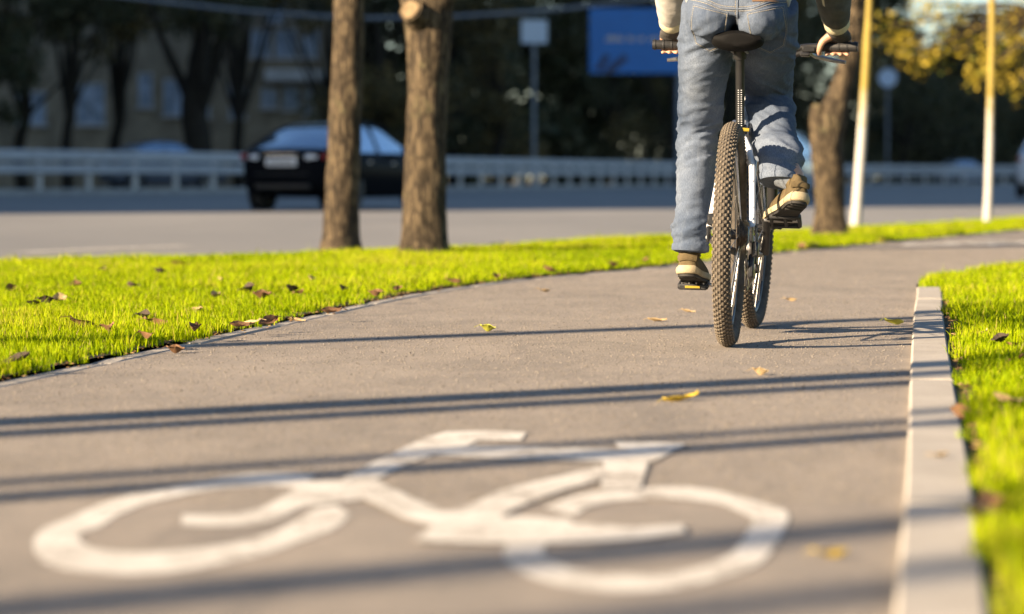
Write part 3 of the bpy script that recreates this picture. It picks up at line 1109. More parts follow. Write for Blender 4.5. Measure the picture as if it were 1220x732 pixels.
# young trees out of the frame at the left whose trunks stripe the path with shadow
SUN = Vector((-.829, -.559, 0))
for k, (s_, L, dia, lean) in enumerate([(7.77, 6.5, .17, .0), (5.60, 6.0, .19, .02), (5.29, 9.0, .15, -.01), (4.45, 12.5, .11, .02), (4.26, 7.5, .12, .01), (3.10, 17.0, .17, 0), (2.62, 19.5, .14, .01)]):
    p0 = Vector((-.559, .829, 0)) * s_ + SUN * (L + 1.2)
    root = empty('young_tree', (p0.x, p0.y, -.03))
    tag(root, 'thin young tree beside the path, out of the picture, casting a stripe of shadow', 'tree', 'young trees left of the picture')
    mb = MB()
    bark_tube(mb, [(0, 0, -.05), (lean, lean, 1.2), (lean * 1.5, 0, 3.2), (lean, .1, max(6.2, L * .42 + 2.2))], [dia * .64, dia * .58, dia * .55, dia * .44], 10, M['washed'], .05, 14, .15, k)
    cc = [(rng.uniform(-.5, .5), rng.uniform(-.5, .5), rng.uniform(6.4, 8.0) + max(0, L * .42 - 4)) for _ in range(5)]
    limbs(mb, (lean, .1, max(6.2, L * .42 + 2.2)), dia * .3, cc, M['washed'], 5)
    mb.build('trunk', None, root)
    V, Q, t = leaf_cloud(cc, [.5] * 5, 300, .06, .9, 0, 900 + k)
    crown_obj(V, Q, t, M['leaf_gold'], root)


# ------------------------------------------------------------------ buildings
def blocks():
    # unseen blocks added at the left to shade far road, cars and trees
    def block(y0, y1, x0, x1, h, label):
        root = empty('shading_block', ((x0 + x1) / 2, (y0 + y1) / 2, -.05))
        tag(root, label, 'building', 'added shading blocks left of the picture')
        w, d = x1 - x0, y1 - y0
        mb = MB(); mb.box((0, 0, h / 2), (w, d, h), M['wall_panel']); mb.build('wall', None, root, smooth=False)
        mb = MB(); mb.box((0, 0, h + .3), (w + .8, d + .8, .6), M['concrete']); mb.build('roof', None, root, smooth=False)
        proto = None
        nf = int(h / 3)
        for f in range(nf):
            if proto is None:
                mb = MB()
                mb.box((w / 2 + .02, 0, 0), (.08, d - 2, 1.4), M['winframe'])
                k = int(d / 2.4)
                for q in range(k):
                    y = -d / 2 + 1.2 + (q + .5) * (d - 2.4) / k
                    mb.box((w / 2 + .07, y, 0), (.06, (d - 2.4) / k * .8, 1.25), M['pane'])
                o = proto = mb.build('window_band', None, root, smooth=False)
            else:
                o = proto.copy(); COL.objects.link(o); o.parent = root
            o.location = (0, 0, 1.8 + f * 3)
    block(16.0, 80, -62, -46, 42, 'unseen grey block nearest the path, added at the left to shade the far road')
    block(80.5, 192, -68, -48, 52, 'unseen grey block farther along the road, added at the left to shade the trees')
    # the house seen between the trees
    Y = 152.0
    def W(px, py):
        return deep(px, py, Y)
    root = empty('apartment_house', (W(270, 190).x, Y, -.05))
    base = Vector(root.location)
    tag(root, 'dim apartment house with pale windows and a balcony, behind the trees left of the trunks', 'building')
    x0, x1 = W(-160, 0).x - base.x, W(405, 0).x - base.x
    mb = MB()
    mb.box(((x0 + x1) / 2, 4, 6.5), (x1 - x0, 8, 13), M['wall_far']); mb.build('wall', None, root, smooth=False)
    mb = MB(); mb.box(((x0 + x1) / 2, 4, 13.2), (x1 - x0 + .8, 8.8, .4), M['concrete']); mb.build('roof', None, root, smooth=False)
    def window(pxa, pya, pxb, pyb, bars=1):
        a, b = W(pxa, pyb) - base, W(pxb, pya) - base
        w, h = b.x - a.x, b.z - a.z
        mb = MB()
        c = Vector(((a.x + b.x) / 2, 0, (a.z + b.z) / 2))
        t = .09
        for (cx, cz, sx, sz) in ((0, h / 2, w + t, t), (0, -h / 2, w + t, t), (-w / 2, 0, t, h - t), (w / 2, 0, t, h - t)):
            mb.box(c + Vector((cx, -.05, cz)), (sx, .14, sz), M['winframe'])
        for q in range(bars):
            mb.box(c + Vector((w * ((q + 1) / (bars + 1) - .5), -.05, 0)), (.06, .1, h - t), M['winframe'])
        mb.box(c + Vector((0, -.09, -h / 2 - .1)), (w + .3, .3, .08), M['slab'])
        f = mb.build('window', None, root, smooth=False)
        mb = MB(); mb.box(c + Vector((0, -.01, 0)), (w - t, .03, h - t), M['pane']); mb.build('pane', None, f, smooth=False)
    for q in ((196, 95, 218, 137), (166, 88, 181, 127), (274, 97, 292, 140), (92, 100, 124, 148), (22, 110, 54, 148), (236, 127, 250, 139),
              (300, 36, 322, 68), (329, 36, 352, 68), (358, 36, 380, 68), (318, -12, 336, 26), (165, 18, 174, 40), (312, 106, 330, 128), (338, 104, 356, 130), (364, 104, 372, 136)):
        window(*q)
    a, b = W(318, 98) - base, W(386, 84) - base
    mb = MB(); mb.box(((a.x + b.x) / 2, -.7, (a.z + b.z) / 2), (b.x - a.x, 1.4, b.z - a.z), M['slab'], bevel=.05)
    mb.build('balcony', None, root, smooth=False)


blocks()


# ------------------------------------------------------------------ street furniture
def rail():
    root = empty('guard_rail', G0)
    tag(root, 'long grey two beam guard rail with pale posts along the far side of the road', 'guard rail')
    base = Vector((*RAIL[30], 0))
    root.location = base
    def swept(prof, m, name):
        mb = MB()
        n = len(prof)
        rows = [offset(RAIL, -d) for d, z in prof]
        vs = []
        for i in range(len(RAIL)):
            for k, (d, z) in enumerate(prof):
                vs.append((rows[k][i][0] - base.x, rows[k][i][1] - base.y, z))
        fs = [(i * n + k, i * n + (k + 1) % n, i * n + n + (k + 1) % n, i * n + n + k) for i in range(len(RAIL) - 1) for k in range(n)]
        mb.add(vs, fs, m)
        return mb.build(name, None, root, smooth=False)
    def beam(z0, z1):
        swept([(0, z0), (-.05, z0 + .05), (-.05, (z0 + z1) / 2 - .06), (-.02, (z0 + z1) / 2), (-.05, (z0 + z1) / 2 + .06), (-.05, z1 - .05), (0, z1), (.03, z1), (.03, z0)], M['galv'], 'rail')
    beam(1.06, 1.42)
    beam(.66, .96)
    mb = MB()
    mb.box((0, 0, 0), (.16, .12, 1.5), M['postpaint'], bevel=.015)
    proto = mb.build('post', None, root, smooth=False)
    acc, k, nextp = 0.0, 0, 1.0
    for a, b in zip(RAIL, RAIL[1:]):
        L = math.dist(a, b)
        while nextp < acc + L and k < 99:
            q = (nextp - acc) / L
            o = proto if k == 0 else proto.copy()
            if k:
                COL.objects.link(o); o.parent = root
            d = Vector((b[0] - a[0], b[1] - a[1], 0)).normalized()
            o.location = Vector((a[0] + (b[0] - a[0]) * q, a[1] + (b[1] - a[1]) * q, .68)) - base + Vector((-d.y, d.x, 0)) * .12
            o.rotation_euler = (0, 0, math.atan2(d.y, d.x) - pi / 2)
            k += 1
            nextp += 2.75
        acc += L
    swept([(-.2, -.06), (-.2, .13), (-.15, .17), (.4, .17), (.4, -.06)], M['concrete'], 'base')


rail()


def signs():
    # blue hoarding on one post
    Y = 150.0
    a, b = deep(702, 88, Y), deep(816, 10, Y)
    root = empty('billboard', (deep(809, 190, Y).x, Y, -.05))
    base = Vector(root.location)
    tag(root, 'blue billboard with a pale line of lettering on a grey post behind the rider', 'billboard')
    w, h = b.x - a.x, b.z - a.z
    c = Vector(((a.x + b.x) / 2, 0, (a.z + b.z) / 2)) - Vector((base.x, 0, base.z))
    mb = MB(); mb.box(c, (w, .12, h), M['blue'], bevel=.02); pn = mb.build('panel', None, root, smooth=False)
    mb = MB()
    x = deep(722, 0, Y).x - base.x
    xe = deep(787, 0, Y).x - base.x
    z = deep(0, 47, Y).z - base.z
    r2 = random.Random(3)
    while x < xe:
        ww = r2.uniform(.10, .22)
        if r2.random() < .85:
            hh = r2.choice((.22, .22, .30))
            mb.box((x + ww / 2, -.068, z + (hh - .22) / 2), (ww * .8, .012, hh), M['letter'])
        x += ww + .05
    mb.build('lettering', None, pn, smooth=False)
    mb = MB()
    for (p, q, ww) in (((712, 84), (724, 66), .34), ((722, 87), (746, 68), .37)):
        A, B = deep(*p, Y) - base, deep(*q, Y) - base
        d = (B - A).normalized(); s_ = Vector((d.z, 0, -d.x)) * ww / 2
        A.y = B.y = -.064
        mb.prism([A - s_, A + s_, B + s_, B - s_], (0, -.01, 0), M['bluedark'])
    mb.build('print', None, pn, smooth=False)  # dark blue diagonal patches at the lower left of the panel
    mb = MB(); mb.tube([(0, .16, 0), (0, .16, c.z + h / 2 - .1)], .2, 16, M['pole']); mb.build('post', None, root)
    # square pale sign
    Y = 137.0
    root = empty('road_sign', (deep(636, 190, Y).x, Y, -.05)); base = Vector(root.location)
    tag(root, 'square pale blue road sign high on a thin post, left of the billboard', 'road sign')
    a, b = deep(621, 52, Y) - base, deep(652, 24, Y) - base
    mb = MB(); mb.box(((a.x + b.x) / 2, 0, (a.z + b.z) / 2), (b.x - a.x, .06, b.z - a.z), M['signwhite'], bevel=.015); mb.build('panel', None, root, smooth=False)
    mb = MB(); mb.tube([(0, .1, 0), (0, .1, b.z)], .09, 12, M['pole']); mb.build('post', None, root)
    # round sign
    Y = 201.0
    root = empty('round_sign', (deep(1057, 190, Y).x, Y, -.05)); base = Vector(root.location)
    tag(root, 'round pale blue sign on a thin post between the two young trees', 'road sign')
    c = deep(1057, 93, Y) - base
    mb = MB(); mb.disc((0, 0, c.z), (0, 1, 0), .67, .06, 40, M['signround']); mb.build('panel', None, root)
    mb = MB(); mb.tube([(0, .08, 0), (0, .08, c.z + .5)], .08, 12, M['pole']); mb.build('post', None, root)
    # overhead cable
    Y = 96.0
    pts = []
    A, B = deep(-160, -40, Y), deep(1400, -150, Y + 20)
    K = [(-160, -36), (60, -14), (200, 3), (300, 14), (420, 22), (520, 21), (640, 14), (760, 1), (1000, -40), (1300, -110)]
    mb = MB()
    mb.tube([deep(x, y, Y) for x, y in K], .065, 8, M['cable'])
    o = mb.build('overhead_cable')
    tag(o, 'grey overhead cable sagging across the top left of the view', 'cable')


signs()


# ------------------------------------------------------------------ cars
def make_car(paint, label, loc, rz, suv=1.0, name='parked_car', group='cars on and beyond the road'):
    """x forward, y left, origin on the ground at the rear bumper"""
    root = empty(name, loc, rz)
    tag(root, label, 'car', group)
    root.scale = (1, 1, suv)
    # body shell
    st = [  # x, zbottom, zshoulder, halfwidth
        (0.00, .46, .86, .50), (.05, .38, .955, .66), (.16, .31, .995, .78), (.36, .26, 1.015, .855), (.8, .22, 1.02, .90), (1.5, .20, .985, .915), (2.4, .20, .955, .915), (3.2, .20, .945, .91), (3.9, .22, .90, .90), (4.35, .25, .80, .86), (4.62, .30, .68, .76), (4.70, .40, .58, .62)]
    sec = lambda zb, zs, w: [(0, zb), (w * .80, zb), (w * .95, zb + .07), (w * .995, zb + (zs - zb) * .38), (w, zb + (zs - zb) * .62), (w * .975, zb + (zs - zb) * .86), (w * .90, zs - .01), (w * .70, zs + .012), (0, zs + .025)]
    mb = MB()
    vs, n = [], 0
    for (x, zb, zs, w) in st:
        h = sec(zb, zs, w)
        ring = [(x, y, z) for y, z in h] + [(x, -y, z) for y, z in h[-2:0:-1]]
        n = len(ring); vs += ring
    fs = []
    for i in range(len(st) - 1):
        for j in range(n):
            j2 = (j + 1) % n
            fs.append((i * n + j, i * n + j2, (i + 1) * n + j2, (i + 1) * n + j))
    fs.append(tuple(range(n))[::-1]); fs.append(tuple((len(st) - 1) * n + j for j in range(n)))
    mb.add(vs, fs, paint)
    # roof skin and pillars
    gh = [(.28, 1.005, .70), (.62, 1.13, .68), (1.05, 1.29, .635), (1.4, 1.385, .60), (1.8, 1.44, .585), (2.3, 1.45, .58), (2.75, 1.40, .59), (3.15, 1.22, .66), (3.5, 1.0, .74)]
    for sgn in (1, -1):
        mb.tube([(x, sgn * (y + .015), z + .004) for x, z, y in gh], [(.035, .022)] * len(gh), 8, paint)
        for (xa, xb) in ((.95, 1.12), (2.12, 2.16)):
            za, zb_ = .97, np.interp(xb, [g[0] for g in gh], [g[1] for g in gh])
            ya, yb = .835, np.interp(xb, [g[0] for g in gh], [g[2] for g in gh])
            mb.tube([(xa, sgn * ya, za), (xb, sgn * (yb + .015), zb_)], .032, 6, paint)
    rf = [g for g in gh if 1.2 < g[0] < 2.8]
    vs = []
    for x, z, y in rf:
        vs += [(x, y, z + .012), (x, y * .5, z + .034), (x, 0, z + .04), (x, -y * .5, z + .034), (x, -y, z + .012)]
    mb.add(vs, [(i * 5 + j, i * 5 + j + 1, i * 5 + 6 + j, i * 5 + 5 + j) for i in range(len(rf) - 1) for j in range(4)], paint)
    mb.build('body', None, root, angle=35)
    # glasshouse
    g2 = MB()
    vs = []
    for x, z, y in gh:
        zb = .96
        vs += [(x, .84, zb), (x, .5 * (.84 + y), (zb + z) / 2 + .03), (x, y, z), (x, 0, z + .02), (x, -y, z), (x, -.5 * (.84 + y), (zb + z) / 2 + .03), (x, -.84, zb)]
    g2.add(vs, [(i * 7 + j, i * 7 + j + 1, i * 7 + 8 + j, i * 7 + 7 + j) for i in range(len(gh) - 1) for j in range(6)], M['glass'])
    g2.build('windows', None, root, angle=30)
    # wheels
    for x in (.95, 3.75):
        for sg in (1, -1):
            mb = MB(); mb.disc((x, sg * .79, .33), (0, 1, 0), .33, .22, 40, M['rubber'], .2)
            mb.disc((x, sg * .895, .345), (0, 1, 0), .40, .02, 40, M['dark'], .33)
            w = mb.build('wheel', None, root, angle=50)
            mb = MB(); mb.disc((x, sg * .80, .33), (0, 1, 0), .2, .16, 32, M['alloy'], .03)
            for q in range(5):
                a = q * 2 * pi / 5
                mb.box((x + .1 * math.cos(a), sg * .885, .33 + .1 * math.sin(a)), (.2, .02, .04), M['dark'], Matrix.Rotation(-a, 3, 'Y'))
            mb.build('rim', None, w, angle=50)
    for sg in (1, -1):
        mb = MB()
        mb.box((.06, sg * .53, .875), (.12, .24, .09), M['clearlens'], Matrix.Rotation(R(-25) * sg, 3, 'Z'), .03)
        mb.box((.135, sg * .71, .885), (.24, .08, .10), M['redlens'], Matrix.Rotation(R(-38) * sg, 3, 'Z'), .03)
        mb.box((.27, sg * .80, .88), (.16, .05, .07), M['amberlens'], Matrix.Rotation(R(-12) * sg, 3, 'Z'), .02)
        mb.build('taillight', None, root)
        mb = MB(); mb.box((4.53, sg * .66, .68), (.2, .3, .14), M['clearlens'], Matrix.Rotation(R(24) * sg, 3, 'Z'), .03)
        mb.build('headlight', None, root)
        mb = MB(); mb.box((3.0, sg * 1.0, 1.02), (.1, .2, .13), paint, None, .04); mb.build('mirror', None, root)
        mb = MB(); mb.box((1.6, sg * .915, .80), (.16, .03, .03), M['chrome'], None, .01); mb.box((2.6, sg * .915, .78), (.16, .03, .03), M['chrome'], None, .01)
        mb.build('door_handle', None, root)
    mb = MB(); mb.box((-.005, 0, .80), (.03, .56, .14), M['plate'], None, .01)
    for q in range(7):
        mb.box((-.022, -.2 + q * .066, .80), (.006, .035, .075), M['dark'])
    mb.build('number_plate', None, root, smooth=False)
    mb = MB(); mb.box((.03, 0, .60), (.08, 1.0, .03), M['dark'], None, .012); mb.box((.08, 0, .40), (.14, 1.05, .12), M['dark'], None, .04)
    mb.box((.012, 0, .925), (.05, .6, .02), M['chrome'], None, .008)
    mb.build('rear_bumper', None, root)
    return root


RZ = R(90 - 17)
make_car(M['car_black'], 'black saloon car with pale number plate seen between the trunks from behind', (-3.86, 46.4, -.02), R(90 - 21), 1.02)
make_car(M['car_silver'], 'silver car mostly hidden behind the rider, front visible beside the crooked trunk', ((900 - 610) / FPX * 66, 66, -.02), RZ, 1.12)
p = deep(196, 200, 104)
make_car(M['car_grey'], 'car with a pale roof behind the guard rail, left of the black car', (p.x - 2.0, 102, -.02), R(28), 1.3)
p = deep(1150, 200, 211)
make_car(M['car_silver'], 'pale car far off behind the right end of the guard rail', (p.x - 2.0, 211, -.02), R(26), 1.3)
make_car(M['car_white'], 'white car cut off by the right picture edge, on the road', ((1246 - 610) / FPX * 76, 76, -.02), RZ, 1.2)


# ------------------------------------------------------------------ bicycle (x forward, y left, origin under the rear axle)
HEAD = R(9)
RC = at(867, 413)
BIKE_LOC = (RC.x, RC.y, 0)
BIKE_ROT = (R(1.1), 0, R(90) - HEAD)
WR = .352
BB = Vector((.43, 0, .282))
CA = R(140)
PR = BB + Vector((.175 * math.cos(CA), -.155, .175 * math.sin(CA)))
PL = BB + Vector((-.175 * math.cos(CA), .162, -.175 * math.sin(CA)))
FA = Vector((1.10, 0, WR))


def bicycle():
    root = empty('bicycle', BIKE_LOC)
    root.rotation_euler = BIKE_ROT
    tag(root, 'white mountain bike with knobbly dusty tyres, ridden away along the cycle path', 'bicycle')
    W, K = M['white_paint'], M['black']
    sc = Vector((.315, 0, .685))         # seat cluster
    ht, hb = Vector((.925, 0, .875)), Vector((.96, 0, .755))
    mb = MB()
    mb.tube([BB, sc], .0165, 16, W)
    mb.tube([sc - Vector((0, 0, .02)), ht - Vector((-.004, 0, .02))], [.019, .021], 16, W)
    mb.tube([BB, BB.lerp(hb, .5), hb], [.024, .027, .025], 16, K)
    mb.tube([ht + (ht - hb) * .12, hb - (ht - hb) * .12], .025, 18, W)
    mb.tube([BB + Vector((0, -.037, 0)), BB + Vector((0, .037, 0))], .022, 18, W)
    for sg in (1, -1):
        mb.tube([sc + Vector((-.01, sg * .016, -.03)), (.255, sg * .035, .62), (.20, sg * .05, .565), (.02, sg * .068, WR + .02)], [.0105, .011, .011, .010], 12, W)
        mb.tube([BB + Vector((-.02, sg * .028, 0)), (.30, sg * .042, .305), (.15, sg * .06, .32), (.01, sg * .068, WR - .01)], [.013, .012, .011, .010], 12, W)
        mb.box((.0, sg * .068, WR), (.07, .008, .05), K, None, .002)
    mb.tube([(.26, -.036, .625), (.275, 0, .63), (.26, .036, .625)], .009, 10, W)
    mb.build('frame', None, root)
    # seat post with printed scale, clamp, saddle
    sp_top = Vector((.225, 0, .933))
    d = (sp_top - sc).normalized()
    mb = MB()
    mb.tube([sc - d * .05, sp_top], .0145, 18, K)
    mb.tube([sp_top - d * .02, sp_top + d * .012], .021, 16, K)
    for k in range(17):
        p = sc + d * (.02 + k * .0075)
        back = d.cross(Vector((0, 1, 0))).normalized()
        if back.x > 0: back = -back
        for yy in (-.005, .0045):
            mb.box(p + back * .0142 + Vector((0, yy, 0)), (.0012, .0042, .0018), M['plate'], Matrix.Rotation(math.atan2(d.x, d.z), 3, 'Y'))
    mb.build('seatpost', None, root)
    mb = MB()
    mb.tube([sc - d * .012, sc + d * .014], .0215, 18, K)
    mb.tube([sc + Vector((-.02, -.03, 0)), sc + Vector((-.024, .034, .004))], .006, 8, M['reflector'])
    mb.build('seat_clamp', None, root)
    mb = MB()
    pr = [(.088, .056, .016), (.098, .076, .026), (.125, .084, .032), (.18, .074, .030), (.25, .042, .026), (.31, .027, .022), (.36, .022, .018), (.375, .012, .010)]
    mb.tube([(x, 0, .963 + (.010 if x < .12 else 0) - abs(x - .22) * .02) for x, w, h in pr], [(w, h) for x, w, h in pr], 24, M['saddle'], up=(0, 0, 1))
    for sg in (1, -1):
        mb.tube([(.13, sg * .03, .953), (.18, sg * .022, .933), (.27, sg * .022, .933), (.34, sg * .012, .948)], .0045, 8, M['steel'])
    mb.build('saddle', None, root)
    # fork
    mb = MB()
    st = (ht - hb).normalized()
    cr = hb - st * .03
    mb.tube([cr + Vector((0, -.062, 0)), cr + Vector((0, .062, 0))], .022, 14, K)
    for sg in (1, -1):
        a = cr + Vector((0, sg * .062, 0))
        e = FA + Vector((-.012, sg * .062, .0))
        mb.tube([a, a.lerp(e, .42)], .016, 14, M['steel'])
        mb.tube([a.lerp(e, .38), a.lerp(e, .95), e], [.021, .018, .014], 14, K)
    mb.tube([(FA.x - .05, -.062, WR + .36), (FA.x - .035, 0, WR + .40), (FA.x - .05, .062, WR + .36)], .014, 10, K)
    mb.build('fork', None, root)
    # wheels
    def wheel(c, rear, steer):
        mb = MB()
        n = 72
        rim_pts = [(.300 * math.cos(2 * pi * k / n), 0, .300 * math.sin(2 * pi * k / n)) for k in range(n)]
        mb.tube(rim_pts, (.0, .0) if False else [(.014, .010)] * n, 10, K, closed=True, up=(0, 1, 0))
        hw = .034
        mb.tube([(0, -.055, 0), (0, -.03, 0), (0, .03, 0), (0, .055, 0)], [.012, .016, .016, .012], 14, K)
        for sg in (1, -1):
            mb.disc((0, sg * hw, 0), (0, 1, 0), .029, .004, 24, K)
        for k in range(32):
            sg = 1 if k % 2 else -1
            a = 2 * pi * k / 32
            b = a + (.55 if (k // 2) % 2 else -.55)
            mb.tube([(.027 * math.cos(b), sg * hw, .027 * math.sin(b)), (.293 * math.cos(a), sg * .004, .293 * math.sin(a))], .0012, 5, M['steel'], caps=False)
        mb.disc((0, .046, 0), (0, 1, 0), .08, .002, 40, M['steel'], .06)
        for k in range(6):
            a = k * pi / 3
            mb.box((.045 * math.cos(a), .046, .045 * math.sin(a)), (.05, .002, .008), M['steel'], Matrix.Rotation(-a - .4, 3, 'Y'))
        mb.tube([(.292 * math.cos(1), 0, .292 * math.sin(1)), (.255 * math.cos(1), 0, .255 * math.sin(1))], .003, 6, K)
        o = mb.build('wheel', None, root)
        o.location = c
        o.rotation_euler = (0, rng.uniform(0, 2), R(steer))
        # tyre with tread blocks
        mb = MB()
        N = 96
        R0, r0 = .3225, .0275
        mb.tube([(R0 * math.cos(2 * pi * k / N), 0, R0 * math.sin(2 * pi * k / N)) for k in range(N)], r0, 18, M['tyre'], closed=True, up=(0, 1, 0))
        NK = 104
        for k in range(NK):
            for (phi, lx, ly, off, hh) in ((8, .0105, .0062, 0, .0026), (-8, .0105, .0062, .5, .0026), (26, .0085, .0062, .5, .0026), (-26, .0085, .0062, 0, .0026), (44, .0085, .0062, 0, .0028), (-44, .0085, .0062, .5, .0028), (62, .0100, .0066, .5, .0032), (-62, .0100, .0066, 0, .0032)):
                a = 2 * pi * (k + off) / NK
                ph = R(phi)
                rad = R0 + (r0 + hh * .35) * math.cos(ph)
                er = Vector((math.cos(a), 0, math.sin(a))); et = Vector((-math.sin(a), 0, math.cos(a))); ey = Vector((0, 1, 0))
                nn = er * math.cos(ph) + ey * math.sin(ph)
                ss = et.cross(nn)
                m3 = Matrix((et, ss, nn)).transposed()
                mb.box(er * rad + ey * (r0 + hh * .35) * math.sin(ph), (lx, ly, hh + .003), M['knob'], m3, .0009)
        t = mb.build('tyre', None, o, angle=30)
        return o
    wheel((0, 0, WR), True, 0)
    wheel(FA, False, -3)
    # cassette, derailleur
    mb = MB()
    for k in range(8):
        mb.disc((0, -.024 - k * .0042, WR), (0, 1, 0), .062 - k * .0055, .0018, 36, M['chain'], .016)
    mb.build('cassette', None, root)
    mb = MB()
    mb.box((.01, -.078, WR - .045), (.028, .022, .05), K, None, .005)
    mb.box((.025, -.066, WR - .10), (.026, .018, .08), K, Matrix.Rotation(R(20), 3, 'Y'), .005)
    for (x, z) in ((.02, WR - .085), (.05, WR - .155)):
        mb.disc((x, -.052, z), (0, 1, 0), .022, .004, 20, K)
    mb.box((.035, -.056, WR - .12), (.018, .004, .085), M['steel'], Matrix.Rotation(R(-22), 3, 'Y'), .001)
    mb.box((.035, -.047, WR - .12), (.018, .003, .085), M['steel'], Matrix.Rotation(R(-22), 3, 'Y'), .001)
    mb.tube([(.0, -.082, WR - .03), (-.06, -.084, WR - .05), (-.05, -.082, WR + .03), (.10, -.07, WR + .02)], .0025, 8, K)
    mb.build('derailleur', None, root)
    # chain: top and bottom run with links
    mb = MB()
    cr_ = .075
    def run(a, b):
        a, b = Vector(a), Vector(b)
        n = int((b - a).length / .0127)
        dd = (b - a).normalized()
        m3 = Matrix.Rotation(-math.atan2(dd.z, dd.x), 3, 'Y')
        for k in range(n):
            p = a.lerp(b, (k + .5) / n)
            mb.box(p + Vector((0, .0028 if k % 2 else .0022, 0)), (.0125, .0012, .007), M['chain'], m3)
            mb.box(p - Vector((0, .0028 if k % 2 else .0022, 0)), (.0125, .0012, .007), M['chain'], m3)
    run((0, -.045, WR + .044), BB + Vector((0, -.048, cr_)))
    run((.05, -.05, WR - .177), BB + Vector((0, -.048, -cr_)))
    run((.045, -.05, WR - .05), (.03, -.05, WR - .075))
    mb.build('chain', None, root)
    # cranks
    mb = MB()
    mb.disc(BB + Vector((0, -.05, 0)), (0, 1, 0), .078, .003, 48, K, .058)
    for k in range(32):
        a = 2 * pi * k / 32
        mb.box(BB + Vector((.08 * math.cos(a), -.05, .08 * math.sin(a))), (.006, .003, .006), K, Matrix.Rotation(-a, 3, 'Y'))
    for k in range(4):
        a = k * pi / 2 + .4
        mb.box(BB + Vector((.04 * math.cos(a), -.055, .04 * math.sin(a))), (.06, .008, .016), K, Matrix.Rotation(-a, 3, 'Y'), .002)
    mb.tube([BB + Vector((0, -.075, 0)), BB + Vector((0, .07, 0))], .013, 14, M['steel'])
    for (p, y) in ((PR, -.08), (PL, .075)):
        e = Vector((p.x, y - .012 if y < 0 else y + .012, p.z))
        mb.tube([BB + Vector((0, y, 0)), BB.lerp(e, .5) + Vector((0, y * .55, 0)), e], [(.008, .016), (.007, .0125), (.008, .014)], 12, K, up=(0, 1, 0))
    mb.build('crankset', None, root)
    for (p, sg, tilt) in ((PR, -1, 20), (PL, 1, -8)):
        mb = MB()
        r3 = Matrix.Rotation(R(tilt), 3, 'Y')
        yc = .0
        for x in (-.045, .045):
            mb.box(p + r3 @ Vector((x, 0, 0)), (.014, .095, .02), M['plastic'], r3, .004)
        for y in (-.045, 0, .045):
            mb.box(p + r3 @ Vector((0, y, 0)), (.09, .012, .018), M['plastic'], r3, .003)
        for x in (-.046, .046):
            for y in (-.036, -.012, .012, .036):
                mb.box(p + r3 @ Vector((x, y, .012)), (.004, .004, .006), M['steel'], r3)
        mb.tube([p - Vector((0, sg * .07, 0)), p + Vector((0, sg * .045, 0))], .007, 10, M['steel'])
        o = mb.build('pedal', None, root)
        mb = MB(); mb.box(p + r3 @ Vector((-.0535, 0, .001)), (.004, .05, .008), M['reflector'], r3, .001); mb.build('reflector', None, o)
    # bar, stem, grips, levers
    stem_t = ht + st * .06
    bar = Vector((.915, 0, .962))
    mb = MB(); mb.tube([ht + st * .01, stem_t], .02, 14, K); mb.tube([stem_t - st * .012, bar], .018, 14, K); mb.tube([bar - Vector((0, .024, 0)), bar + Vector((0, .024, 0))], .023, 16, K)
    mb.build('stem', None, root)
    hp = [bar + Vector((-.03 * (abs(y) / .345) ** 2, y, .022 * min(1, max(0, (abs(y) - .06) / .12)))) for y in np.linspace(-.345, .345, 25)]
    mb = MB(); mb.tube(hp, [.0155 if abs(p.y) < .07 else .0115 for p in hp], 16, K); mb.build('handlebar', None, root)
    for sg in (1, -1):
        g = [p for p in hp if p.y * sg > .205]
        g.sort(key=lambda p: abs(p.y))
        e = g[-1] + Vector((0, sg * .008, 0))
        mb = MB(); mb.tube(g + [e], .0168, 18, M['plastic'])
        for p in g[1:]:
            mb.tube([p - Vector((0, .003, 0)), p + Vector((0, .003, 0))], .0186, 18, M['plastic'])
        mb.tube([g[0] - Vector((0, sg * .012, 0)), g[0]], .020, 18, K)
        mb.build('grip', None, root)
        b0 = Vector((hp[4].x, sg * .185, hp[4].z))
        mb = MB()
        mb.box(b0 + Vector((.012, 0, -.008)), (.04, .05, .028), K, None, .006)
        mb.tube([b0 + Vector((.035, -sg * .01, -.012)), b0 + Vector((.075, sg * .02, -.03)), b0 + Vector((.072, sg * .09, -.045)), b0 + Vector((.066, sg * .125, -.05))], [(.006, .006), (.006, .008), (.005, .008), (.005, .006)], 10, M['steel'])
        mb.tube([b0 + Vector((.0, -sg * .02, -.02)), b0 + Vector((.0, -sg * .055, -.032))], .009, 10, K)
        mb.tube([b0 + Vector((.0, -sg * .055, -.03)), b0 + Vector((.01, -sg * .10, -.034)), b0 + Vector((.05, -sg * .15, -.07)), Vector((.95, sg * .01, .82))], .0026, 8, M['steel' if sg < 0 else 'black'])
        mb.box(b0 + Vector((-.012, -sg * .012, -.028)), (.045, .035, .014), K, None, .004)
        mb.build('brake_lever', None, root)
    mb = MB()
    mb.tube([(.93, -.03, .80), (.70, -.03, .80), (.40, -.026, .70), (.30, -.03, .66), (.18, -.058, .53), (.06, -.078, .42), (-.03, -.084, .37), (-.05, -.083, .33), (-.01, -.08, .32)], .0025, 8, K)
    mb.tube([(.93, .03, .80), (.55, .03, .50), (.40, .045, .31), (.18, .07, .33), (.04, .075, .37)], .0025, 8, K)
    mb.build('cable', None, root)
    mb = MB(); mb.box((.035, .06, WR + .045), (.05, .03, .04), K, None, .006); mb.build('brake_caliper', None, root)
    return root


bicycle()


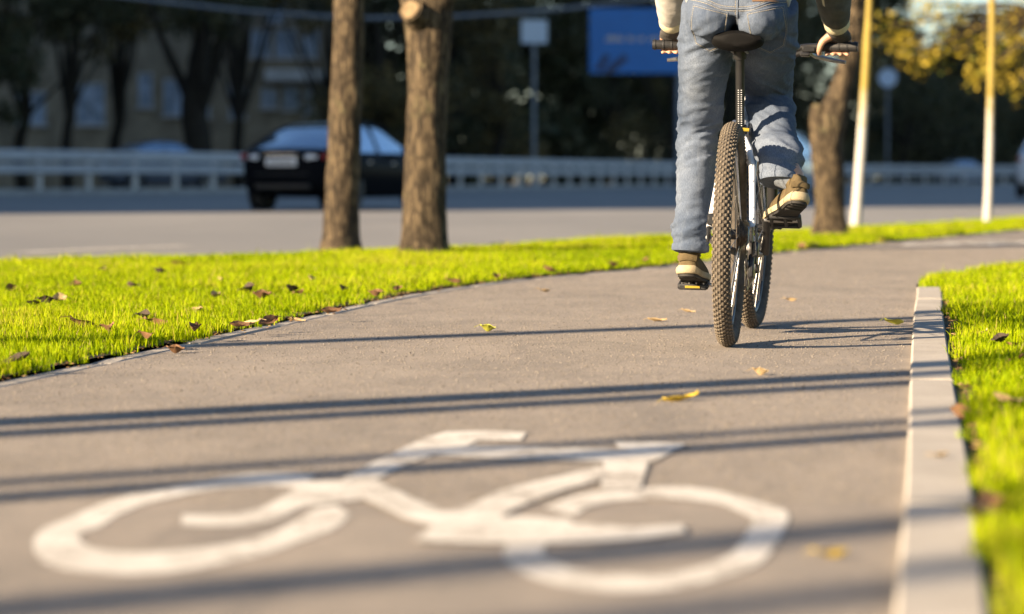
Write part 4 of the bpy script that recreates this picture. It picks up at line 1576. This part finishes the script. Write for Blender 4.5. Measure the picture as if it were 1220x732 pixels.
# ------------------------------------------------------------------ the rider (same frame as the bicycle)
def fuse(name, mb, voxel, smooth, mats, parent=None, post=None):
    tmp = bpy.data.objects.new('tmp', mb.mesh('tmp', False))
    COL.objects.link(tmp)
    r = tmp.modifiers.new('r', 'REMESH'); r.mode = 'VOXEL'; r.voxel_size = voxel; r.use_smooth_shade = True
    if smooth:
        s_ = tmp.modifiers.new('s', 'SMOOTH'); s_.factor = .5; s_.iterations = smooth
    dg = bpy.context.evaluated_depsgraph_get()
    me = bpy.data.meshes.new_from_object(tmp.evaluated_get(dg))
    me.name = name
    bpy.data.objects.remove(tmp)
    me.materials.clear()
    for m in mats:
        me.materials.append(m.m)
    if post:
        post(me)
    me.polygons.foreach_set('use_smooth', [True] * len(me.polygons))
    me.polygons.foreach_set('material_index', [0] * len(me.polygons))
    me.update()
    o = bpy.data.objects.new(name, me)
    COL.objects.link(o)
    if parent:
        o.parent = parent
    return o


def crv(pts, n=6):
    P = [Vector(p) for p in pts]
    out = []
    for i in range(len(P) - 1):
        p0 = P[i - 1] if i > 0 else P[i] * 2 - P[i + 1]
        p3 = P[i + 2] if i + 2 < len(P) else P[i + 1] * 2 - P[i]
        for k in range(n):
            t = k / n
            out.append(.5 * ((2 * P[i]) + (P[i + 1] - p0) * t + (2 * p0 - 5 * P[i] + 4 * P[i + 1] - p3) * t * t + (3 * P[i] - p0 - 3 * P[i + 1] + p3) * t ** 3))
    out.append(P[-1])
    return out


def crad(r, n=6):
    r = [(a, a) if not isinstance(a, tuple) else a for a in r]
    out = []
    for i in range(len(r) - 1):
        for k in range(n):
            t = k / n
            t = t * t * (3 - 2 * t)
            out.append((r[i][0] + (r[i + 1][0] - r[i][0]) * t, r[i][1] + (r[i + 1][1] - r[i][1]) * t))
    out.append(r[-1])
    return out


def rider():
    # joints
    HL, HR = Vector((.22, .10, 1.055)), Vector((.22, -.075, 1.055))
    KL, KR = Vector((.475, .150, .70)), Vector((.60, -.072, .81))
    AL, AR = Vector((.445, .168, .262)), Vector((.19, -.172, .505))
    SHL, SHR = Vector((.56, .19, 1.43)), Vector((.56, -.19, 1.43))
    WL, WRt = Vector((.845, .285, 1.035)), Vector((.845, -.285, 1.035))
    EL, ER = Vector((.66, .265, 1.20)), Vector((.66, -.265, 1.20))
    b = MB()
    Y = (0, 1, 0)
    # trunk, neck, head
    b.tube(crv([(.240, 0, 1.11), (.260, 0, 1.15), (.32, 0, 1.24), (.44, 0, 1.36), (.53, 0, 1.45), (.58, 0, 1.51)]), crad([(.10, .05), (.125, .085), (.13, .095), (.155, .105), (.15, .09), (.07, .06)]), 28, up=(-.6, 0, 1), rnd=True)
    b.tube([(.56, 0, 1.48), (.62, 0, 1.58), (.66, 0, 1.64)], [.062, .056, .056], 18, rnd=True)
    hc = Vector((.69, 0, 1.715))
    b.tube(crv([hc + Vector((-.01, 0, -.10)), hc + Vector((.01, 0, -.04)), hc + Vector((0, 0, .03)), hc + Vector((-.005, 0, .09))]), crad([(.052, .062), (.068, .088), (.075, .095), (.055, .07)]), 24, up=(1, 0, 0), rnd=True)
    b.tube([hc + Vector((.085, 0, .03)), hc + Vector((.112, 0, -.012)), hc + Vector((.098, 0, -.022))], [.010, .015, .012], 10, rnd=True)
    b.tube([hc + Vector((.082, -.022, -.055)), hc + Vector((.090, 0, -.054)), hc + Vector((.082, .022, -.055))], [.006, .008, .006], 8, rnd=True)
    for sg in (1, -1):
        b.tube([hc + Vector((-.012, sg * .078, .025)), hc + Vector((-.016, sg * .084, 0)), hc + Vector((-.006, sg * .078, -.028))], [(.008, .018), (.008, .018), (.007, .012)], 10, rnd=True)
    # arms
    for (s_, e, w, sg) in ((SHL, EL, WL, 1), (SHR, ER, WRt, -1)):
        b.tube(crv([Vector((.55, sg * .10, 1.43)), s_, s_.lerp(e, .5), e, e.lerp(w, .35), w]), crad([.06, .058, .048, .041, .04, .026]), 18, rnd=True)
        # hand on the grip: back of the hand slopes down on to the bar
        k = Vector((.897, sg * .285, 1.008))
        b.tube(crv([w, w.lerp(k, .5) + Vector((0, 0, .004)), k]), crad([(.027, .021), (.040, .018), (.043, .015)]), 18, up=(0.5, 0, 1), rnd=True)
        for q, (yy, L) in enumerate(((-.036, .9), (-.012, 1.0), (.012, .97), (.035, .82))):
            y = .285 + yy
            base = Vector((.893, sg * y, 1.008))
            c = Vector((.893 - .006, sg * y, .9835))
            rr = .0265
            pts = [base + Vector((0, 0, .0))]
            for a in (55, 20, -20, -62, -100 * L):
                pts.append(c + Vector((rr * math.cos(R(a)), sg * .001 * a * .03, rr * math.sin(R(a)))))
            b.tube(pts, [.0105, .0105, .0098, .0092, .0086, .0078], 10, rnd=True)
        tb = w.lerp(k, .45) + Vector((.0, -sg * .03, -.006))
        b.tube(crv([tb, Vector((.868, sg * .232, .999)), Vector((.872, sg * .222, .972)), Vector((.890, sg * .222, .957))], 3), crad([.016, .0125, .0108, .0088], 3), 10, rnd=True)
    SOLE_L = (Vector((.402, .172, .212)), Vector((.668, .158, .174)), Vector((.2, 0, 1)))
    SOLE_R = (Vector((.118, -.208, .462)), Vector((.372, -.110, .376)), Vector((.28, -.02, 1)))
    # legs and feet (inside the clothes)
    for (h, kn, hem, (heel, toe, up_)) in ((HL, KL, Vector((.447, .166, .285)), SOLE_L), (HR, KR, Vector((.205, -.138, .520)), SOLE_R)):
        up_ = up_.normalized()
        ax = (toe - heel).normalized()
        an = heel + ax * .055 + up_ * .095
        b.tube(crv([h + Vector((.02, 0, .02)), h.lerp(kn, .5), kn, kn.lerp(hem, .45), hem + (Vector((.06, .003, .10)) if hem.y < 0 else Vector((.004, 0, .10))), an]), crad([.05, .05, .042, .038, .033, .027]), 18, rnd=True)
        b.tube(crv([an, heel + ax * .065 + up_ * .055, heel + ax * .13 + up_ * .036, heel + ax * .22 + up_ * .032]), crad([.026, .023, (.022, .016), (.02, .010)]), 14, up=tuple(up_), rnd=True)
    person = fuse('person', b, .0062, 3, [M['skin']])
    person.location = BIKE_LOC
    person.rotation_euler = BIKE_ROT
    tag(person, 'person in blue jeans and light jacket riding the white bicycle away from us', 'person')
    # hair and eyes
    b = MB()
    b.tube(crv([hc + Vector((-.035, 0, -.05)), hc + Vector((-.025, 0, .02)), hc + Vector((-.012, 0, .075)), hc + Vector((-.008, 0, .105))]), crad([(.062, .062), (.084, .080), (.078, .088), (.045, .055)]), 20, up=(1, 0, 0), rnd=True)
    fuse('hair', b, .008, 3, [M['hair']], person)
    for sg in (1, -1):
        b = MB(); b.tube([hc + Vector((.078, sg * .032, .004)), hc + Vector((.0795, sg * .032, .004))], [.011, .011], 12, M['eye'], rnd=True)
        b.build('eye', None, person)

    # ---------------- jeans
    b = MB()
    b.tube(crv([(.205, .012, 1.035), (.208, .012, 1.06), (.235, .01, 1.12), (.275, 0, 1.19)]), crad([(.135, .115), (.157, .142), (.157, .135), (.152, .122)]), 36, up=(-1, 0, .35), rnd=False)
    for sg in (1, -1):   # buttocks
        b.tube([(.140, .012 + sg * .076, 1.043), (.20, .012 + sg * .078, 1.062)], [(.076, .076), (.088, .09)], 24, rnd=True)
    hemL, hemR = Vector((.447, .166, .285)), Vector((.205, -.138, .520))
    b.tube(crv([HL + Vector((.012, .004, .03)), HL.lerp(KL, .35), HL.lerp(KL, .7), KL, KL.lerp(hemL, .3), KL.lerp(hemL, .7), hemL]), crad([(.088, .105), (.086, .1), (.076, .084), (.070, .078), (.064, .074), (.056, .066), (.056, .063)]), 28, up=(1, 0, .2))
    b.tube(crv([HR + Vector((.012, -.004, .03)), HR.lerp(KR, .3), HR.lerp(KR, .7), KR + Vector((-.01, 0, 0)), KR.lerp(hemR, .25), KR.lerp(hemR, .6), hemR + Vector((.05, .003, .085)), hemR]), crad([(.086, .105), (.084, .1), (.076, .084), (.070, .078), (.069, .076), (.066, .074), (.061, .068), (.059, .065)]), 28, up=(0, 1, 0))

    def wrinkle(me):
        vs = me.vertices
        nor = [v.normal.copy() for v in vs]
        for v, nn in zip(vs, nor):
            p = v.co
            # soft folds running across the leg, stronger at the ankle, knee and under the seat
            z = p.z
            left = p.y > 0
            k = .35
            if left:
                k += 1.2 * math.exp(-((z - .36) / .07) ** 2) + 1.0 * math.exp(-((z - .66) / .09) ** 2)
            else:
                k += 1.0 * math.exp(-((z - .60) / .05) ** 2) + .8 * math.exp(-((z - .78) / .07) ** 2)
            k += 1.1 * math.exp(-((z - .955) / .045) ** 2)
            k *= 1.0 - .75 * max(0, min(1, (z - 1.0) / .05))
            q = Vector((p.x * 7 + p.z * 3 * (1 if left else -1), p.y * 7, p.z * 24 + p.y * (9 if left else -11)))
            r_ = 1 - 2 * abs(mnoise.noise(q))
            r2 = 1 - 2 * abs(mnoise.noise(q * 2.1 + Vector((3, 1, 7))))
            r3 = max(0, 1 - 6 * abs(mnoise.noise(q * .8 + Vector((11, 5, 2)))))
            d = (.0055 * r_ + .0036 * r2 + .0055 * r3 - .003) * k + .0018 * mnoise.noise(p * 40)
            v.co = p + nn * d
    jeans = fuse('jeans', b, .0072, 4, [M['denim']], person, wrinkle)
    jeans['label'] = 'faded blue denim jeans with back pockets'

    me = jeans.data
    bvh = BVHTree.FromPolygons([v.co.copy() for v in me.vertices], [tuple(p.vertices) for p in me.polygons])
    def proj(y, z, lift=.0012):
        h = bvh.ray_cast(Vector((-.6, y, z)), Vector((1, 0, 0)))
        if h[0] is None:
            return None
        return h[0] + h[1] * lift
    def sewn(name, lines, r, m, lift=.0008, n=40, dashed=False):
        mb = MB()
        for ln in lines:
            L = crv([(0, y, z) for y, z in ln], 10)
            run_ = []
            for p in L:
                h = proj(p.y, p.z, lift)
                if h is not None:
                    run_.append(h)
            out = [run_[0]]
            for p in run_[1:]:
                if (p - out[-1]).length > .0035:
                    out.append(p)
            if len(out) > 2:
                if dashed:
                    for a, c in zip(out, out[1:]):
                        mb.tube([a, a.lerp(c, .68)], r, 5, m)
                else:
                    mb.tube(out, r, 6, m)
        return mb.build(name, None, jeans)
    # seams: centre, yoke, pockets
    yoke = [[(.0, 1.062), (.05, 1.066), (.10, 1.085), (.155, 1.10)], [(.0, 1.062), (-.05, 1.066), (-.10, 1.085), (-.155, 1.10)]]
    sewn('seam', [[(0, 1.16), (0, 1.10), (0, 1.05), (0, 1.01)]] + yoke, .0030, M['seam'], .0)
    sewn('stitching', [[(y, z - .007) for y, z in l] for l in yoke] + [[(y, z + .006) for y, z in l] for l in yoke] + [[(.006, 1.16), (.006, 1.10), (.006, 1.02)]], .0010, M['stitch'], .0008, dashed=True)
    for sg in (1, -1):
        o = [(sg * .030, 1.050), (sg * .085, 1.062), (sg * .142, 1.078), (sg * .150, 1.01), (sg * .140, .955), (sg * .095, .930), (sg * .05, .950), (sg * .038, 1.0), (sg * .030, 1.050)]
        segs = [o[0:3], o[2:5], o[4:6], o[5:7], o[6:9]]
        pk = sewn('back_pocket', segs, .0018, M['seam'], .0)
        sewn('stitching', [[(y * .94 + sg * .005, z * .92 + .079) for y, z in s__] for s__ in segs], .0009, M['stitch'], .0008, dashed=True)
    # leather patch on the waistband and belt loop
    mb = MB()
    g = [[proj(y, z, .003) for y in np.linspace(-.125, -.045, 9)] for z in np.linspace(1.085, 1.112, 5)]
    vs = [p if p is not None else Vector((0, 0, 0)) for r_ in g for p in r_]
    mb.add(vs, [(i * 9 + j, i * 9 + j + 1, i * 9 + 10 + j, i * 9 + 9 + j) for i in range(4) for j in range(8)], M['leather'])
    mb.build('leather_patch', None, jeans)
    # hems
    for (h, rad, dr) in ((hemL, (.061, .069), (KL - hemL)), (hemR, (.063, .068), Vector((.3, 0, 1)))):
        mb = MB()
        d = dr.normalized()
        mb.tube([h - d * .001, h + d * .004, h + d * .018, h + d * .022], [(rad[0] * .985, rad[1] * .985), (rad[0] + .0015, rad[1] + .0015), (rad[0] + .0015, rad[1] + .0015), (rad[0] * .985, rad[1] * .985)], 32, M['denim'], up=(1, 0, .2) if h is hemL else (0, 1, 0))
        mb.build('hem', None, jeans)

    # ---------------- jacket
    b = MB()
    b.tube(crv([(.212, .01, 1.084), (.255, .008, 1.15), (.34, 0, 1.26), (.45, 0, 1.375), (.54, 0, 1.46), (.575, 0, 1.505)]), crad([(.166, .146), (.170, .142), (.170, .125), (.185, .128), (.175, .11), (.08, .075)]), 36, up=(-.7, 0, 1))
    for (s_, e, w, sg) in ((SHL, EL, WL, 1), (SHR, ER, WRt, -1)):
        b.tube(crv([Vector((.55, sg * .12, 1.43)), s_, s_.lerp(e, .5), e]), crad([.085, .08, .068, .06]), 22, rnd=True)

    def jw(me):
        for v, nn in zip(me.vertices, [v.normal.copy() for v in me.vertices]):
            p = v.co
            q = Vector((p.x * 6 + p.z * 4, p.y * 9, p.z * 15))
            v.co = p + nn * (.005 * (1 - 2 * abs(mnoise.noise(q))) + .002 * mnoise.noise(p * 35))
    jk = fuse('jacket', b, .0095, 3, [M['jacket']], person, jw)
    for (e, w, sg) in ((EL, WL, 1), (ER, WRt, -1)):
        b = MB()
        c0 = w.lerp(e, .20)
        b.tube(crv([e + (e - w) * .1, e, e.lerp(c0, .4), e.lerp(c0, .8), c0]), crad([.062, .060, .057, .049, .041]), 22)
        sl = fuse('sleeve', b, .0068, 3, [M['jacket' if sg > 0 else 'sleeve']], jk, jw)
        b = MB()
        d = (w - e).normalized()
        b.tube([c0 - d * .012, c0 + d * .004, c0 + d * .022, c0 + d * .034], [.043, .0445, .043, .036], 28, M['cuff'])
        b.build('cuff', None, sl)
        if sg < 0:
            b = MB()
            b.tube([e.lerp(c0, .1) + Vector((-.052, .03, -.02)), e.lerp(c0, .5) + Vector((-.047, .026, -.018)), c0 + Vector((-.036, .02, -.014))], [.009, .009, .007], 8, M['cuff'])
            b.build('sleeve_stripe', None, sl)
    for (w, sg) in ((WL, 1), (WRt, -1)):
        b = MB()
        k = Vector((.897, sg * .285, 1.008))
        b.tube(crv([w + (w - k) * .5, w, w.lerp(k, .5) + Vector((0, 0, .004)), w.lerp(k, .92)]), crad([(.032, .027), (.031, .025), (.0435, .0215), (.0465, .0185)]), 20, up=(.5, 0, 1))
        fuse('glove', b, .005, 2, [M['glove']], person)
    # ---------------- socks and shoes
    def shoe(heel, toe, up_, ankle, label):
        """sections from heel to toe; heel, toe: sole points on the ground plane of the foot"""
        heel, toe, up_ = Vector(heel), Vector(toe), Vector(up_).normalized()
        ax = (toe - heel).normalized()
        side = up_.cross(ax).normalized()
        up_ = ax.cross(side).normalized()
        L = (toe - heel).length
        b = MB()
        # upper: rows of cross-sections
        secs = [(-.005, .020, .040), (.03, .034, .066), (.12, .037, .078), (.25, .038, .080), (.40, .041, .072), (.58, .047, .060), (.75, .049, .050), (.90, .040, .040), (.985, .018, .026)]
        vs, n = [], 20
        for (t, w, h) in secs:
            c = heel + ax * (t * L)
            for j in range(n):
                a = 2 * pi * j / n
                cy, cz = math.cos(a), math.sin(a)
                hh = h if cz > 0 else .012
                pinch = 1 - .38 * max(0, cz) * (1 if t < .5 else .5)
                vs.append(c + side * (w * cy * pinch) + up_ * (.018 + hh * cz if cz > 0 else .018 + .012 * cz))
        fs = [(i * n + j, i * n + (j + 1) % n, (i + 1) * n + (j + 1) % n, (i + 1) * n + j) for i in range(len(secs) - 1) for j in range(n)]
        fs += [tuple(range(n))[::-1], tuple((len(secs) - 1) * n + j for j in range(n))]
        b.add(vs, fs)
        # collar
        b.tube([heel + ax * (.19 * L) + up_ * .06, heel + ax * (.19 * L) + up_ * .094], [.037, .038], 20)
        sh = fuse('shoe', b, .005, 4, [M['shoe']], person)
        sh['label'] = label
        # sole : outline swept, thicker at the heel
        outl = [(-.03, .0), (-.012, .026), (.06, .038), (.25, .039), (.42, .041), (.6, .051), (.75, .053), (.9, .043), (.985, .022), (1.01, 0)]
        full = outl + [(t, -w) for t, w in outl[-2:0:-1]]
        mb = MB()
        rows = []
        for (z, gsc) in ((.0, .97), (.004, 1.0), (.012, 1.02), (.019, 1.0)):
            rows.append([heel + ax * ((.5 + (t - .5) * gsc) * L) + side * (w * gsc) + up_ * (z + (.008 if (t > .97 or (t < .06 and z > .01)) else 0)) for t, w in full])
        n = len(full)
        for k, rws in enumerate(rows):
            pass
        vs = [p for r_ in rows for p in r_]
        fs = [(i * n + j, i * n + (j + 1) % n, (i + 1) * n + (j + 1) % n, (i + 1) * n + j) for i in range(3) for j in range(n)]
        fs += [tuple(range(n))[::-1], tuple(3 * n + j for j in range(n))]
        mb.add(vs, fs, M['sole'])
        # heel counter panel, tread lugs
        low = [[heel + ax * ((.5 + (t - .5) * .93) * L) + side * (w * .86) + up_ * z for t, w in full] for z in (-.009, .002)]
        mb.add(low[0] + low[1], [tuple(range(n))[::-1]] + [(i, (i + 1) % n, n + (i + 1) % n, n + i) for i in range(n)], M['shoe_dark'])
        for t in (.03, .10, .20, .52, .62, .72, .82, .92):
            w = np.interp(t, [q[0] for q in outl], [q[1] for q in outl])
            mb.box(heel + ax * (t * L + .012) - up_ * .0095, (.012, w * 1.4, .006), M['shoe_dark'], Matrix((ax, side, up_)).transposed(), .002)
        mb.build('sole', None, sh, angle=60)
        mb = MB()
        mb.tube(crv([heel + ax * (.01 * L) + side * .031 + up_ * .05, heel - ax * .004 + side * .016 + up_ * .052, heel - ax * .006 + up_ * .054, heel - ax * .004 - side * .016 + up_ * .052, heel + ax * (.01 * L) - side * .031 + up_ * .05], 4), [(.003, .010)] * 17, 8, M['shoe'], up=tuple(up_))
        mb.build('heel_panel', None, sh)
        mb = MB()
        for t in (.34, .41, .48, .55):
            h = np.interp(t, [q[0] for q in secs], [q[2] for q in secs])
            c = heel + ax * (t * L) + up_ * (.020 + h)
            mb.tube([c - side * .024 - up_ * .006, c + up_ * .002, c + side * .024 - up_ * .006], .0032, 8, M['sole'])
        mb.build('laces', None, sh)
        b = MB()
        b.tube([heel + ax * (.2 * L) + up_ * .075, ankle.lerp(heel + ax * (.2 * L) + up_ * .09, .5), ankle, ankle + Vector((.02, 0, .04))], [.034, .036, .039, .043], 20, M['sock'])
        b.build('sock', None, person)
    shoe(*SOLE_L, Vector((.44, .168, .315)), 'olive shoe with cream sole resting on the low left pedal')
    shoe(*SOLE_R, Vector((.195, -.158, .525)), 'olive shoe with heel raised on the right pedal')


rider()


# ------------------------------------------------------------------ fallen leaves
def leaf_mesh(name, L, W, curl, fold, m, seed):
    r = random.Random(seed)
    mb = MB()
    n, k = 11, 5
    vs = []
    for i in range(n):
        t = i / (n - 1)
        w = W / 2 * math.sin(pi * min(1, t * 1.02) ** .85) ** .8 + .0008
        if i in (0, n - 1):
            w = .0006
        w *= 1 + .12 * math.sin(i * 2.4 + seed)
        for j in range(k):
            s_ = (j / (k - 1) - .5) * 2
            x = (t - .5) * L
            z = curl * L * (4 * (t - .5) ** 2) + fold * W * abs(s_) * math.sin(pi * t) + .004 * math.sin(5 * t + s_ * 3 + seed)
            vs.append((x, s_ * w, z + .004))
    fs = [(i * k + j, i * k + j + 1, (i + 1) * k + j + 1, (i + 1) * k + j) for i in range(n - 1) for j in range(k - 1)]
    mb.add(vs, fs, m)
    mb.tube([(-L / 2 - .018, 0, .006), (-L / 2, 0, .004 + curl * L), (0, 0, .0045), (L * .3, 0, .004 + curl * L * .36)], [.0009, .0009, .0007, .0004], 5, m)
    return mb.mesh(name)


LM = {}
for nm, mk in (('y', 'lf_yellow'), ('g', 'lf_green'), ('b', 'lf_brown'), ('d', 'lf_dark'), ('t', 'lf_tan')):
    LM[nm] = [leaf_mesh('fallen_leaf', L, W, c, f, M[mk], sd) for (L, W, c, f, sd) in ((.07, .032, .16, .3, 1), (.055, .034, .28, .5, 2), (.08, .03, .1, .15, 3))]


def leaf(px, py, kind, var, z, scale, label, group, rot=None, tilt=0.0):
    p = at(px, py, z)
    o = bpy.data.objects.new('fallen_leaf', LM[kind][var])
    COL.objects.link(o)
    o.location = p
    o.scale = (scale,) * 3
    o.rotation_euler = (rng.uniform(-.25, .25) + tilt, rng.uniform(-.2, .2) - tilt * .5, rng.uniform(0, 6.28) if rot is None else rot)
    tag(o, label, 'leaf', group)


GP = 'leaves lying on the path'
for a in ((580, 395, 'g', 1, 1.0, 'yellow green leaf on the asphalt left of the rear wheel'),
          (812, 478, 'y', 2, 1.15, 'pale yellow leaf on the asphalt below the rear wheel'),
          (1065, 387, 'g', 0, 1.15, 'curled yellow green leaf beside the far stretch of kerb'),
          (647, 348, 't', 0, .9, 'tan leaf in mid path where the bend begins'),
          (783, 383, 't', 2, .9, 'tan leaf on the asphalt just left of the rear tyre'),
          (941, 359, 't', 0, .8, 'small tan leaf right of the front wheel'),
          (988, 664, 'y', 0, .7, 'blurred yellow leaf near the kerb in the foreground'),
          (905, 447, 't', 1, .8, 'small brownish leaf right of the shadow stripe below the bicycle'),
          (208, 421, 'b', 1, 1.0, 'curled brown leaf on the asphalt by the left grass edge'),
          (1118, 545, 't', 0, .5, 'small tan leaf lying on the kerb stones'),
          (820, 372, 't', 2, .7, 'small tan leaf under the left pedal'),
          (1172, 355, 'd', 0, .9, 'dark leaf in the grass right of the kerb end'),
          (355, 383, 't', 2, .8, 'pale leaf at the left path edge')):
    px, py, k, v, sc, lab = a
    leaf(px, py, k, v, .024 if px == 1118 else .001, sc, lab, GP, rng.uniform(-.5, .5))
GG = 'dead leaves in the verge grass'
for (px, py, k, v, sc) in ((233, 371, 't', 2, 1.3), (297, 347, 'd', 1, 1.5), (312, 354, 'b', 1, 1.3), (347, 346, 'd', 1, 1.2), (357, 349, 'b', 0, 1.1), (70, 357, 't', 1, 1.1), (55, 360, 'd', 1, 1.2), (98, 389, 'b', 0, 1.4),
                           (130, 394, 'b', 1, 1.2), (172, 378, 'd', 1, 1.1), (184, 386, 'b', 0, 1.3), (157, 340, 'd', 0, 1.1), (190, 324, 'd', 1, 1.1), (215, 316, 'b', 0, 1.6), (123, 322, 'd', 1, 1.0), (172, 402, 'b', 0, 1.3),
                           (256, 353, 't', 1, 1.0), (232, 393, 'b', 1, 1.1), (286, 388, 'b', 0, 1.0), (300, 386, 't', 0, 1.0), (318, 383, 'b', 2, 1.2), (395, 371, 'b', 0, 1.1), (42, 362, 'd', 0, 1.0), (370, 333, 't', 1, 1.0),
                           (408, 345, 'd', 1, 1.0), (448, 351, 'b', 1, 1.1), (474, 345, 'b', 0, 1.2), (590, 330, 'b', 1, 1.0), (655, 322, 'b', 0, 1.2), (730, 316, 'b', 1, 1.2), (770, 310, 'b', 0, 1.2), (20, 430, 'd', 0, 1.1), (955, 294, 'b', 1, 1.3), (968, 290, 't', 0, 1.2), (1052, 285, 'b', 0, 1.2),
                           (12, 345, 'b', 1, 1.1), (90, 340, 'b', 1, 1.0), (262, 333, 't', 0, 1.0), (540, 335, 'b', 0, 1.0)):
    leaf(px, py + 2, k, v, .036, sc * 1.05, {'t': 'pale tan dead leaf lying in the left verge grass', 'd': 'dark curled dead leaf in the left verge grass', 'b': 'brown dead leaf in the left verge grass'}[k], GG, None, rng.uniform(-.5, .5))
GR = 'dead leaves in the right lawn'
for (px, py, k, v, sc) in ((1150, 372, 'd', 0, 1.0), (1193, 408, 'd', 1, 1.0), (1205, 415, 'b', 0, 1.0), (1146, 500, 'b', 1, 1.2), (1180, 605, 'b', 0, 1.1), (1168, 620, 'd', 1, 1.0), (1200, 480, 't', 0, 1.0), (1212, 430, 'b', 2, 1.0), (1172, 398, 't', 2, .9)):
    leaf(px, py, k, v, .036 if px > 1170 else .012, sc, 'brown dead leaf in the grass right of the kerb', GR, None, rng.uniform(-.4, .4))

# ------------------------------------------------------------------ light, sky, camera
ELEV = R(20)
AZ = math.atan2(-.829, -.559)
w = bpy.data.worlds.new('World')
S.world = w
w.use_nodes = True
nt = w.node_tree
sk = nt.nodes.new('ShaderNodeTexSky')
sk.sky_type = 'NISHITA'
sk.sun_disc = False
sk.sun_elevation = ELEV
sk.sun_rotation = AZ % (2 * pi)
sk.air_density = 1.0
sk.dust_density = .6
sk.ozone_density = 2.5
nt.links.new(sk.outputs[0], nt.nodes['Background'].inputs['Color'])
nt.nodes['Background'].inputs['Strength'].default_value = .05
ld = bpy.data.lights.new('sun', 'SUN')
ld.energy = 5.0
ld.angle = R(.5)
ld.color = (1.0, .78, .53)
lo = bpy.data.objects.new('sun', ld)
COL.objects.link(lo)
sd = Vector((-.829 * math.cos(ELEV), -.559 * math.cos(ELEV), math.sin(ELEV)))
lo.rotation_euler = sd.to_track_quat('Z', 'Y').to_euler()

cd = bpy.data.cameras.new('camera')
cd.sensor_width = 36
cd.lens = FPX / 1220 * 36
cd.clip_end = 3000
cd.dof.use_dof = True
cd.dof.focus_distance = 9.0
cd.dof.aperture_fstop = 2.7
co = bpy.data.objects.new('camera', cd)
COL.objects.link(co)
co.location = (0, 0, CAM_H)
co.rotation_euler = (pi / 2 - PITCH, 0, 0)
S.camera = co

S.render.engine = 'CYCLES'
S.cycles.use_denoising = True
S.cycles.max_bounces = 6
S.cycles.caustics_reflective = False
S.cycles.caustics_refractive = False
vs_ = S.view_settings
vs_.view_transform = 'Standard'
vs_.look = 'None'
vs_.exposure = 1.82
vs_.gamma = 1.0
